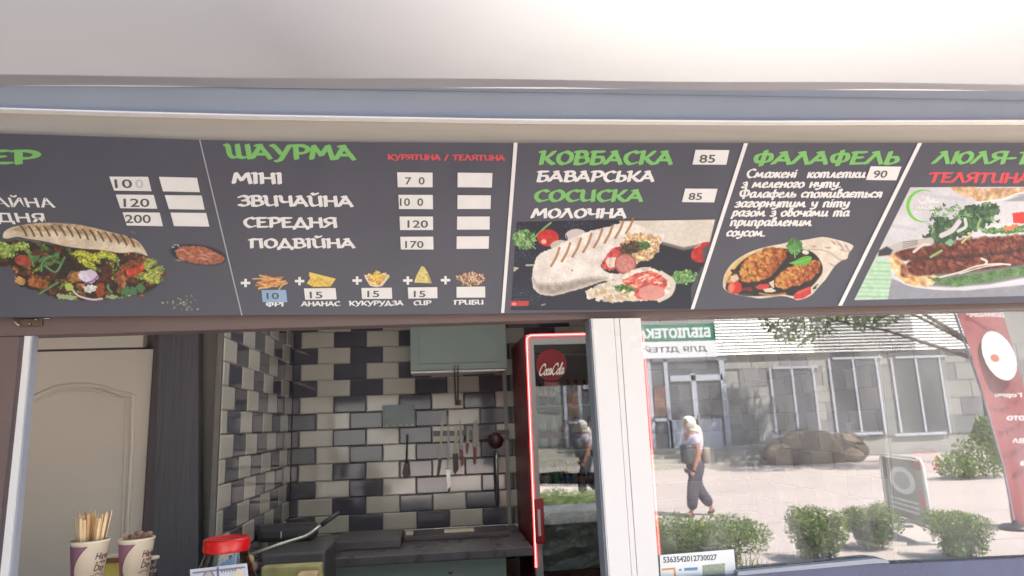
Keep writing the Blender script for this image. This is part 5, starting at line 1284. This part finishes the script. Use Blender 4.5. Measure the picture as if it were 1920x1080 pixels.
# cladding panels in two tones
pn = 0
for j in range(6):
    for i in range(15):
        x = xd1+.05+i*1.02-(.5 if j % 2 else 0); z = zst+.1+j*.62
        if x < xd1+.04 or x > 24: continue
        MB().box((x, YL-.059, z), (x+1.0, YL-.02, z+.6)).build('panel', m_wallA if (i*7+j*3) % 5 > 1 else m_wallB, lib)
for j in range(6):
    for i in range(8):
        x = xd0-1.1-i*1.02-(.5 if j % 2 else 0); z = zst+.1+j*.62
        MB().box((x, YL-.059, z), (x+1.0, YL-.02, z+.6)).build('panel', m_wallA if (i*7+j*3) % 5 > 1 else m_wallB, lib)
m_frame = mat('library_door_white', srgb(180, 184, 194), .4, .04, 3); m_dark = mat('library_glass', srgb(84, 86, 94), .12, .2, 1, spec=.8)
ddoor = lbox(1222, 676, 1362, 842, .0, .05, 'door', m_dark)
for q in ((1217, 670, 1224, 842), (1249, 674, 1256, 842), (1300, 700, 1309, 842), (1354, 674, 1364, 842), (1222, 668, 1362, 677), (1256, 703, 1354, 714), (1224, 784, 1250, 790), (1256, 786, 1354, 842)):
    lbox(*q, .05, .045, 'frame', m_frame, ddoor)
lbox(1308, 776, 1312, 800, .09, .03, 'handle', m_steel, ddoor)
lbox(1226, 725, 1248, 780, .055, .01, 'poster', mat('poster_multi', srgb(120, 90, 80), .5, .5, 3), ddoor)
# sign above
sgn = thing('library_sign', 'green and white library sign above the double door', 'sign', tuple(M(1270, 640, V_)))
s_x0, s_x1 = P(1196, 640, V_).x, P(1337, 640, V_).x
zt1, zm1, zb1 = P(1275, 609, V_).z, P(1275, 640, V_).z, P(1275, 671, V_).z
MB().box((s_x0-.9, YL+.12, zm1), (s_x1, YL+.04, zt1)).build('green_band', mat('sign_green', srgb(20, 124, 98), .5, .05, 2), sgn)
MB().box((s_x0-.9, YL+.12, zb1), (s_x1+.06, YL+.04, zm1-.01)).build('white_band', mat('sign_white', (.8, .8, .82), .5, .03, 2), sgn)
# the facade faces +Y: text runs towards -X
mt = mat('sign_letters', (.82, .82, .82), .5); mk = mat('sign_black', (.05, .05, .06), .5)
world_text('lettering', 'БІБЛІОТЕКА', (s_x1-.12, YL+.123, zm1+.10), (-1, 0, 0), (0, 0, 1), s_x1-.12-s_x0+.02, zt1-zm1-.22, mt, sgn, .05)
world_text('lettering', 'ДЛЯ ДІТЕЙ', (s_x1-.30, YL+.123, zb1+.16), (-1, 0, 0), (0, 0, 1), s_x1-.30-s_x0-.15, zm1-zb1-.30, mk, sgn, .02)
# corrugated white canopy sheets
cn = thing('canopy_siding', 'white horizontal ribbed siding beside the library sign', 'siding', (s_x1+1, YL, zb1))
for i in range(12):
    z = zb1+.05+i*.112
    MB().prism([(s_x1+.07, YL+.12, z), (s_x1+.07, YL+.03, z), (s_x1+.07, YL+.03, z+.1), (s_x1+.07, YL+.06, z+.1)], (7.4, 0, 0)).build('slat', m_trim, cn)
for i in range(12):
    z = zb1+.05+i*.112
    MB().prism([(13.2, YL+.12, z), (13.2, YL+.03, z), (13.2, YL+.03, z+.1), (13.2, YL+.06, z+.1)], (6, 0, 0)).build('slat', m_trim, cn)
# windows of the library
for (x0, y0, x1, y1) in ((1450, 690, 1530, 815), (1562, 672, 1650, 812), (1680, 670, 1770, 812)):
    w_ = lbox(x0, y0, x1, y1, .01, .05, 'window', m_dark)
    for q in ((x0-3, y0-3, x1+3, y0+1), (x0-4, y1-1, x1+4, y1+4), (x0-3, y0, x0+1, y1), (x1-2, y0, x1+2, y1), ((x0+x1)/2-2, y0, (x0+x1)/2+2, y1)): lbox(*q, .05, .035, 'frame', m_frame, w_)
# steps
sp = thing('entrance_steps', 'four pale stone steps up to the library door', 'steps', (P(1330, 870, V_).x, YL+1, 0))
sxa, sxb = P(1130, 860, V_).x-3, P(1460, 860, V_).x
m_step = mat('step_stone', srgb(178, 172, 160), .8, .08, 1)
for i in range(4):
    MB().box((sxa, YL-.02, i*.135+.001), (sxb, YL+2.0-i*.36, (i+1)*.135), .006).build('step', m_step, sp)
# rocks
def rock(x, y, r, label, h=.8):
    bm = bmesh.new(); bmesh.ops.create_icosphere(bm, subdivisions=3, radius=1)
    rg = random.Random(int(x*100))
    k = [Vector((rg.uniform(-1, 1), rg.uniform(-1, 1), rg.uniform(-1, 1))).normalized() for _ in range(14)]
    for v_ in bm.verts:
        for q in k:
            d = v_.co.dot(q)
            if d > .72: v_.co -= q*(d-.72)
        v_.co = Vector((x+v_.co.x*r*1.25, y+v_.co.y*r, max(0, r*h*.6+v_.co.z*r*h)))
    me = bpy.data.meshes.new('boulder'); bm.to_mesh(me); bm.free()
    o = link('boulder', me, mat('boulder', srgb(112, 96, 78), .85, .35, 2.5, .5, 6)); tag(o, label, 'boulder', 'boulders below the library windows')
for i, (px, lb) in enumerate(((1470, 'low brown boulder nearest the library steps'), (1525, 'large tan boulder, the biggest of those below the library windows'), (1590, 'squat ochre boulder to the right of the biggest one'))):
    p = M(px, 870, V_-2.2); rock(p.x, p.y, (.65, .95, .7)[i], lb)

# ---- foliage
m_leaf = [mat('leaf_a', (.11, .19, .035), .5, .3, 8, transl=.3), mat('leaf_b', (.18, .26, .055), .5, .3, 8, transl=.3), mat('leaf_c', (.07, .13, .03), .5, .3, 8, transl=.3)]
m_young = mat('young_leaf', (.27, .35, .08), .5, .2, 8, transl=.3)
m_bark = mat('bark', (.09, .065, .045), .9, .3, 12, .5, 30)
def leaves(name, centres, n, size, parent, seed, m, flat=0):
    r = np.random.default_rng(seed)
    c = np.array([q[:3] for q in centres]); rad = np.array([q[3:] if len(q) > 4 else (q[3],)*3 for q in centres], float)
    k = r.integers(0, len(c), n)
    d = r.normal(size=(n, 3)); d /= np.linalg.norm(d, axis=1)[:, None]
    rr_ = r.random(n)**.32
    p = c[k]+d*rad[k]*rr_[:, None]
    a = r.normal(size=(n, 3)); a /= np.linalg.norm(a, axis=1)[:, None]; b = np.cross(a, r.normal(size=(n, 3))); b /= np.linalg.norm(b, axis=1)[:, None]
    s = size*(.6+.8*r.random(n))[:, None]
    v = np.stack([p-a*s, p-b*s*.45, p+a*s, p+b*s*.45], 1).reshape(-1, 3).astype(np.float32)
    v[:, 2] = np.maximum(v[:, 2], .02)
    me = bpy.data.meshes.new(name)
    me.vertices.add(4*n); me.vertices.foreach_set('co', v.ravel()); me.loops.add(4*n); me.loops.foreach_set('vertex_index', np.arange(4*n, dtype=np.int32))
    me.polygons.add(n); me.polygons.foreach_set('loop_start', np.arange(n, dtype=np.int32)*4); me.update(calc_edges=True)
    for q in m: me.materials.append(q)
    me.polygons.foreach_set('material_index', r.integers(0, len(m), n).astype(np.int32))
    o = link(name, me, None, parent); return o
def bush(pxa, pxb, ytop, ybase, label, depth=.5, seed=1, stem=True):
    g0, g1 = MG(pxa, ybase), MG(pxb, ybase); gc = (g0+g1)/2; W = abs(g1.x-g0.x)
    v_ = 2*MIR-gc.y
    h = P((pxa+pxb)/2, ytop, v_).z
    t = thing('bush', label, 'bush', (gc.x, gc.y, 0), 'clipped bushes along the kiosk path')
    cs = []; rg = random.Random(seed)
    n = max(3, int(W/.28))
    for i in range(n*3):
        x = gc.x-W/2+W*(i % n+.5)/n+rg.uniform(-.05, .05)
        cs.append((x, gc.y+rg.uniform(-depth/3, depth/3), h*rg.uniform(.52, .74), W/n*.75, depth*.38, h*.27))
        cs.append((gc.x+(x-gc.x)*.62, gc.y+rg.uniform(-.1, .1), h*rg.uniform(.2, .4), W/n*.6, depth*.3, h*.22))
    leaves('foliage', cs, int(6500*max(1, W/.6)), .017, t, seed, m_leaf)
    leaves('young_leaves', [(q[0], q[1], q[2]+.05, q[3], q[4], q[5]*.75) for q in cs[::2]], int(1700*max(1, W/.6)), .013, t, seed+50, [m_young])
    st_ = MB()
    for i in range(4*max(1, int(W/.6))):
        x = gc.x-W*.25+W*.5*(i+.5)/(4*max(1, int(W/.6)))
        st_.tube([(x, gc.y, 0), (x+rg.uniform(-.05, .05), gc.y+rg.uniform(-.05, .05), h*.35), (x+rg.uniform(-.12, .12), gc.y+rg.uniform(-.1, .1), h*.65)], [.012, .008, .004], 6)
    st_.build('stem', m_bark, t)
bush(1120, 1450, 960, 1085, 'wide clipped hedge nearest the kiosk in front of the walking person', .6, 11)
bush(1490, 1588, 945, 1052, 'small clipped round bush to the right of the wide hedge', .5, 12)
bush(1592, 1690, 940, 1030, 'small clipped bush beside the framed pavement sign', .5, 13)
bush(1745, 1862, 948, 1046, 'round clipped bush between the pavement sign and the red banner', .5, 14)
# long grass blades by the hedge
gt = thing('grass_tuft', 'yellow green tuft of long grass leaves by the wide hedge', 'grass tuft', tuple(MG(1400, 1085)))
gp = MG(1400, 1085); rg = random.Random(5)
for i in range(26):
    a = rg.uniform(0, 6.28); L_ = rg.uniform(.22, .42); w_ = .010; bx_ = gp.x+rg.uniform(-.12, .12); by_ = gp.y+.12+rg.uniform(-.08, .08); lean = rg.uniform(.05, .22)
    v = []
    for k in range(5):
        q = k/4; c0 = Vector((bx_+math.cos(a)*lean*q*q, by_+math.sin(a)*lean*q*q, L_*(q-.25*q*q))); s_ = Vector((-math.sin(a), math.cos(a), 0))*w_*(1-q*.9)
        v += [c0-s_, c0+s_]
    MB().add(v, [(2*k, 2*k+1, 2*k+3, 2*k+2) for k in range(4)]).build('blade', mat('grass_yellow', (.20, .26, .05), .6, .15, 5, transl=.3), gt, True)
# yellow green shrub far right
p = MG(1850, 896)
t = thing('ornamental_shrub', 'airy yellow green shrub at the foot of the library wall', 'shrub', (p.x, p.y, 0))
leaves('foliage', [(p.x, p.y, .5, .7, .5, .5), (p.x-.6, p.y, .3, .6, .4, .3), (p.x+.2, p.y, .95, .3, .3, .4)], 2500, .05, t, 33, [mat('leaf_yellow', (.22, .30, .06), .5, .2, 6, transl=.3), m_leaf[1]])
# trees near the library: their shade falls on the facade
def tree(x, y, H, R, label, seed, ox=0.0):
    t = thing('tree', label, 'tree', (x, y, 0), 'trees on the square')
    rg = random.Random(seed)
    tr = MB().tube([(x, y, 0), (x+.05, y, H*.25), (x-.05, y+.05, H*.5), (x, y, H*.75)], [.2, .16, .12, .05], 10)
    cs = []
    for i in range(12):
        a = rg.uniform(0, 6.28); r_ = R*rg.uniform(.3, .8); z = H*rg.uniform(.5, .95)
        e = (x+ox+r_*math.cos(a), y+r_*math.sin(a), z)
        tr.tube([(x, y, z-H*.2), ((x+e[0])/2, (y+e[1])/2, z-H*.08), e], [.07, .04, .015], 6)
        cs.append((*e, R*.36, R*.36, R*.3))
    cs.append((x+ox, y, H*.85, R*.45, R*.45, H*.12))
    tr.build('trunk', m_bark, t, True); leaves('crown', cs, 9000, .11, t, seed, m_leaf)
tree(15.4, -16.4, 8.6, 3.3, 'leafy street tree shading the library windows', 41, -3.2)
tree(24.5, -14.5, 8, 3.0, 'leafy street tree at the far end of the library front', 42)
tree(-9, -15.5, 8.5, 3.2, 'leafy street tree standing left of the library door', 43)

# ---- framed pavement sign
a0, a1 = MG(1668, 990), MG(1752, 1022)
# near plane of the sign, turned a little
sg = thing('pavement_sign', 'steel framed pavement sign with a round white emblem beside the bushes', 'pavement sign', tuple((a0+a1)/2))
dx = (a1-a0); wv = dx.length; ux = dx.normalized(); uz = Vector((0, 0, 1)); H = .98; nrm = ux.cross(uz)
if nrm.x > 0: nrm = -nrm
o0 = Vector((a0.x, a0.y, 0)); 
def sp_(u, z, o=0): return o0+ux*(u*wv)+uz*z+nrm*o
r = .018
MB().tube([sp_(0, .02), sp_(0, H-.08), sp_(.03, H-.02), sp_(.12, H), sp_(.88, H), sp_(.97, H-.02), sp_(1, H-.08), sp_(1, .02)], r, 10).build('frame', m_trim, sg, True)
MB().tube([sp_(0, .18), sp_(1, .18)], r*.8, 10).build('cross_bar', m_steel, sg, True)
for u in (0, 1): MB().tube([sp_(u, .02, -.3), sp_(u, .02, .3)], r, 10).build('foot', m_steel, sg, True)
MB().prism([sp_(.04, .21, -.006), sp_(.96, .21, -.006), sp_(.96, H-.03, -.006), sp_(.04, H-.03, -.006)], nrm*.012).build('panel', mat('sign_panel', srgb(150, 152, 140), .5, .15, 4), sg)
MB().prism([sp_(.5+.30*math.cos(q*.3927), .68+.17*math.sin(q*.3927), .0065) for q in range(16)], nrm*.003).build('emblem', m_trim, sg)
MB().prism([sp_(.5+.19*math.cos(q*.3927), .68+.11*math.sin(q*.3927), .0100) for q in range(16)], nrm*.002).build('emblem', mat('emblem_grey', srgb(176, 180, 176), .5), sg)
MB().prism([sp_(.86, .4, .0065), sp_(.95, .4, .0065), sp_(.95, .6, .0065), sp_(.86, .6, .0065)], nrm*.003).build('red_mark', m_red, sg)
for k in range(3): MB().prism([sp_(.15, .42-.06*k, .0065), sp_(.8, .42-.06*k, .0065), sp_(.8, .445-.06*k, .0065), sp_(.15, .445-.06*k, .0065)], nrm*.002).build('text_line', m_trim, sg)

# ---- red feather banner
bp_ = M(1900, 1000, 2*MIR+7.0); bv = 7.0
def BN(px, py, o=0): q = M(px, py, bv); return Vector((q.x, q.y+o, q.z))
bn_ = thing('feather_banner', 'dark red advertising banner with a round white emblem leaning by the path', 'banner', tuple(BN(1935, 1000)))
zb = BN(1935, 1000).z
m_bred = mat('banner_red', srgb(180, 108, 108), .6, .12, 3, transl=.2)  # red paled toward pink, glare veil painted into the cloth colour
outl = [(1788, 560), (1880, 560), (1893, 585), (1905, 650), (1925, 740), (1960, 1000), (1908, 1002), (1900, 960), (1888, 880), (1866, 800), (1835, 720), (1810, 650)]
v = []; f = []
left = [(1786, 575), (1798, 610), (1812, 650), (1824, 690), (1838, 730), (1852, 770), (1864, 810), (1876, 850), (1886, 890), (1894, 930), (1898, 970), (1906, 1004)]
right = [(1880, 575), (1888, 610), (1898, 650), (1906, 690), (1916, 730), (1926, 770), (1936, 810), (1944, 850), (1952, 890), (1958, 930), (1962, 970), (1966, 1004)]
for (a, b) in zip(left, right):
    for k in range(9):
        q = k/8; v.append(BN(a[0]+(b[0]-a[0])*q, a[1]+(b[1]-a[1])*q, .04*math.sin(q*5+a[1]*.012)))
for j in range(11):
    for k in range(8): p = j*9+k; f.append((p, p+1, p+10, p+9))
MB().add(v, f).build('cloth', m_bred, bn_, True)
ring = [(1866+30*math.cos(q*.3142), 668+46*math.sin(q*.3142)) for q in range(20)]
ring = [BN(x+(y-668)*.30, y, .062) for x, y in ring]
MB().prism(ring, (0, .004, 0)).build('emblem', m_trim, bn_)
MB().prism([BN(1858+(y)*.3+8*math.cos(q*.7854), 672+y, .069) for q, y in [(q, 7*math.sin(q*.7854)) for q in range(8)]], (0, .002, 0)).build('emblem_mark', mat('emblem_orange', srgb(206, 120, 90), .5), bn_)
put = [('ДОМАШНЯ', 1876, 592, 1806, 592, 10), ('Горяч', 1908, 742, 1858, 742, 10), ('гото', 1922, 784, 1880, 784, 9), ('КАВА', 1934, 826, 1890, 826, 9), ('на', 1942, 868, 1905, 868, 9)]
for s_, xa_, ya_, xb_, yb_, h_ in put:
    vv, ff = text_data(s_, .03); lo, hi = vv.min(0), vv.max(0); q = (vv-lo)/(hi-lo)
    me = bpy.data.meshes.new('lettering'); me.from_pydata([tuple(BN(xa_+(xb_-xa_)*a, ya_+h_/2-h_*b, .066)) for a, b in q], [], ff); link('lettering', me, m_trim, bn_)
MB().tube([BN(1912, 1040, .0), BN(1906, 1004), BN(1882, 880), BN(1846, 752), BN(1808, 640), BN(1780, 560)], .014, 8).build('pole', m_alu, bn_, True)
bz = BN(1912, 1040).z
q = BN(1912, 1040)
MB().tube([q, (q.x+.02, q.y, .02)], .014, 8).build('pole', m_alu, bn_, True)
MB().lathe((q.x+.02, q.y, 0), [(.2, .001), (.2, .03), (.16, .06), (.05, .07), (.03, .12)], 20).build('base', m_black, bn_, True)

# ---- the walking person
pf = MG(1312, 968); ph = 1.58
def person():
    t = thing('person', 'person in a white headscarf and pale lilac shirt walking with a dark bag', 'person', (pf.x, pf.y, 0))
    fx = -1.0         # walks towards -X (left in the mirror image)
    def J(f_, s_, z): return Vector((pf.x+fx*f_*ph, pf.y+s_*ph, z*ph))
    def skin(name, verts, edges, rads, m, sub=2, par=None, root=0):
        me = bpy.data.meshes.new(name); me.from_pydata([tuple(v) for v in verts], edges, [])
        o = bpy.data.objects.new(name, me); COL.objects.link(o)
        sm = o.modifiers.new('s', 'SKIN'); 
        for i, r_ in enumerate(rads):
            rr_ = r_ if isinstance(r_, tuple) else (r_, r_)
            me.skin_vertices[0].data[i].radius = (rr_[0]*ph, rr_[1]*ph); me.skin_vertices[0].data[i].use_root = (i == root)
        o.modifiers.new('u', 'SUBSURF').levels = sub; o.modifiers['u'].render_levels = sub
        dg = bpy.context.evaluated_depsgraph_get(); m2 = bpy.data.meshes.new_from_object(o.evaluated_get(dg))
        bpy.data.objects.remove(o); bpy.data.meshes.remove(me)
        return link(name, m2, m, par or t, True)
    ms = mat('skin_tan', srgb(186, 130, 104), .55, .06, 20)
    B_ = [J(0, 0, .53), J(.005, 0, .62), J(.012, 0, .72), J(.015, 0, .80), J(.03, 0, .855), J(.045, 0, .90), J(.05, 0, .955),      # 0-6 spine to head
          J(.0, .055, .50), J(.07, .058, .29), J(.10, .058, .055), J(.165, .06, .02),      # 7-10 front leg
          J(-.0, -.055, .50), J(-.02, -.058, .28), J(-.16, -.058, .07), J(-.13, -.06, .015),    # 11-14 rear leg
          J(.01, .105, .79), J(.0, .125, .63), J(.05, .12, .50), J(.065, .115, .455),     # 15-18 near arm
          J(.01, -.105, .79), J(-.03, -.125, .64), J(.03, -.12, .52), J(.05, -.115, .475)]
    E_ = [(0, 1), (1, 2), (2, 3), (3, 4), (4, 5), (5, 6), (0, 7), (7, 8), (8, 9), (9, 10), (0, 11), (11, 12), (12, 13), (13, 14), (3, 15), (15, 16), (16, 17), (17, 18), (3, 19), (19, 20), (20, 21), (21, 22)]
    R_ = [(.07, .085), (.06, .075), (.065, .085), (.055, .085), .03, .05, .05, .052, .036, .022, .018, .052, .036, .022, .018, .034, .026, .020, .016, .034, .026, .020, .016]
    skin('body', B_, E_, R_, ms)
    # face: nose, eyes, mouth
    MB().tube([J(.095, 0, .94), J(.112, 0, .925), J(.098, 0, .92)], [.006, .012, .006], 8).build('nose', ms, t, True)
    for s_ in (-.018, .018): MB().lathe(J(.094, s_, .943), [(.0001, -.006), (.006, 0), (.0001, .006)], 8).build('eye', m_black, t, True)
    MB().tube([J(.094, -.014, .903), J(.099, 0, .903), J(.094, .014, .903)], .004, 6).build('mouth', mat('lip', srgb(150, 84, 80), .5), t, True)
    for (bx_, sd) in ((18, 1), (22, -1)):
        w = B_[bx_]
        for k, (dx_, ln) in enumerate(((-.012, .040), (-.004, .045), (.004, .043), (.012, .035))):
            p0 = w+Vector((fx*(dx_+.01)*ph, 0, -.015*ph)); p1 = p0+Vector((fx*.006*ph, 0, -ln*.5*ph)); p2 = p1+Vector((fx*-.004*ph, -sd*.01*ph, -ln*.4*ph))
            MB().tube([p0, p1, p2], [.0085, .008, .006], 6).build('finger', ms, t, True)
        p0 = w+Vector((fx*.022*ph, 0, 0)); MB().tube([p0, p0+Vector((fx*.012*ph, -sd*.004*ph, -.02*ph))], [.009, .007], 6).build('thumb', ms, t, True)
    mt_ = mat('shirt_lilac', srgb(214, 206, 226), .8, .08, 12, .3, 30)
    skin('shirt', [J(-.0, 0, .585), J(.008, 0, .68), J(.012, 0, .78), J(.02, 0, .835), J(.01, .108, .785), J(.002, .125, .70), J(.01, -.108, .785), J(-.02, -.122, .70)], [(0, 1), (1, 2), (2, 3), (2, 4), (4, 5), (2, 6), (6, 7)],
         [(.088, .112), (.084, .108), (.076, .112), (.036, .04), .046, .044, .046, .044], mt_)
    mtr = mat('trousers_dark', srgb(70, 64, 78), .85, .1, 12, .3, 25)
    skin('trousers', [J(0, 0, .585), J(0, 0, .51), J(.0, .058, .47), J(.07, .06, .29), J(.098, .06, .065), J(0, -.058, .47), J(-.02, -.06, .28), J(-.155, -.06, .085)], [(0, 1), (1, 2), (2, 3), (3, 4), (1, 5), (5, 6), (6, 7)],
         [(.09, .11), (.09, .105), .08, .068, .056, .08, .068, .056], mtr)
    msh = mat('shoe_dark', (.04, .035, .035), .5)
    for a, b, c_ in ((J(.085, .06, .02), J(.13, .06, .018), J(.185, .062, .014)), (J(-.175, -.06, .055), J(-.15, -.06, .03), J(-.115, -.062, .014))):
        MB().tube([a, b, c_], [.035, .037, .026], 10).build('shoe', msh, t, True)
    # headscarf: head cover and hanging tails
    mh = mat('scarf_white', srgb(232, 228, 214), .8, .1, 10, .4, 25)
    bm = bmesh.new(); bmesh.ops.create_uvsphere(bm, u_segments=28, v_segments=18, radius=1)
    hc = J(.038, 0, .942)
    for v_ in bm.verts:
        x, y, z = v_.co
        back = -x*fx
        v_.co = Vector((hc.x+x*.068*ph*(1.12 if back > 0 else .9), hc.y+y*.058*ph, hc.z+z*.062*ph+(-.03*ph*max(0, back)*(z < 0))))
    bmesh.ops.delete(bm, geom=[f_ for f_ in bm.faces if (f_.calc_center_median().x-hc.x)*fx > .032*ph and f_.calc_center_median().z < hc.z+.030*ph], context='FACES')
    me = bpy.data.meshes.new('headscarf'); bm.to_mesh(me); bm.free(); o = link('headscarf', me, mh, t, True)
    so_ = o.modifiers.new('t', 'SOLIDIFY'); so_.thickness = .006; so_.offset = 1
    skin('scarf_tail', [J(.0, 0, .90), J(-.04, .01, .86), J(-.055, .02, .78), J(-.06, .03, .68)], [(0, 1), (1, 2), (2, 3)], [(.03, .05), (.035, .06), (.02, .045), (.012, .03)], mh)
    skin('scarf_wrap', [J(.05, .035, .87), J(.02, .06, .85), J(-.03, .05, .84), J(-.05, 0, .85), J(-.03, -.05, .84), J(.02, -.06, .85), J(.05, -.035, .87)], [(i, i+1) for i in range(6)], [.022]*7, mat('scarf_beige', srgb(196, 188, 168), .8, .15, 14))
    # shoulder bag carried on the front hip
    bg_ = thing('shoulder_bag', 'dark bag hanging from the walking person\'s shoulder', 'bag', tuple(J(.09, .1, .6)))
    c0 = J(.085, .02, .625)
    MB().box((c0.x-.075, c0.y-.15, c0.z-.17), (c0.x+.075, c0.y+.15, c0.z+.15), .05).build('body', mat('bag_dark', srgb(64, 66, 68), .6, .1, 10), bg_, True)
    MB().tube([c0+Vector((0, .12, .14)), J(.03, .10, .80), J(0, .09, .845), J(-.05, .05, .80), J(-.08, .03, .66)], .012, 6).build('strap', mat('strap_khaki', srgb(150, 144, 118), .7), bg_, True)
    b2 = thing('khaki_pouch', 'small khaki pouch slung behind the walking person', 'bag', tuple(J(-.1, .05, .6)))
    c1 = J(-.105, .03, .61)
    MB().box((c1.x-.06, c1.y-.10, c1.z-.14), (c1.x+.06, c1.y+.10, c1.z+.12), .045).build('body', mat('pouch_khaki', srgb(150, 142, 122), .7, .2, 12), b2, True)
person()

# a row of buildings and greenery continues behind and beside, for the other reflections
nb = thing('apartment_block', 'plain pale apartment block beside the library', 'building', (-34, -30, 0))
MB().box((-48, -36, 0), (-24.5, -26, 9.4)).build('wall', mat('block_wall', srgb(176, 170, 158), .8, .06, .5), nb)
for j in range(3):
    for i in range(7):
        MB().box((-46+i*3.1, -25.99, 1.2+j*2.9), (-44.4+i*3.1, -25.95, 2.8+j*2.9)).build('window', m_dark, nb)


# added stall, out of view, blocks light from the left to grade the front
ns = thing('added_stall', 'added dark green stall beside the kiosk, blocking light from the left', 'stall', (-4, -1.2, 0))
MB().box((-6.2, -3.2, .05), (-2.15, 1.8, 2.75), .02).build('body', mat('added_stall_green', srgb(52, 66, 58), .6, .1, 2), ns)
MB().box((-6.35, -3.35, 2.751), (-2.05, 1.95, 2.86), .01).build('roof', m_band, ns)
MB().box((-5.6, -3.225, 1.1), (-2.8, -3.201, 2.3)).build('shutter', m_alu, ns)
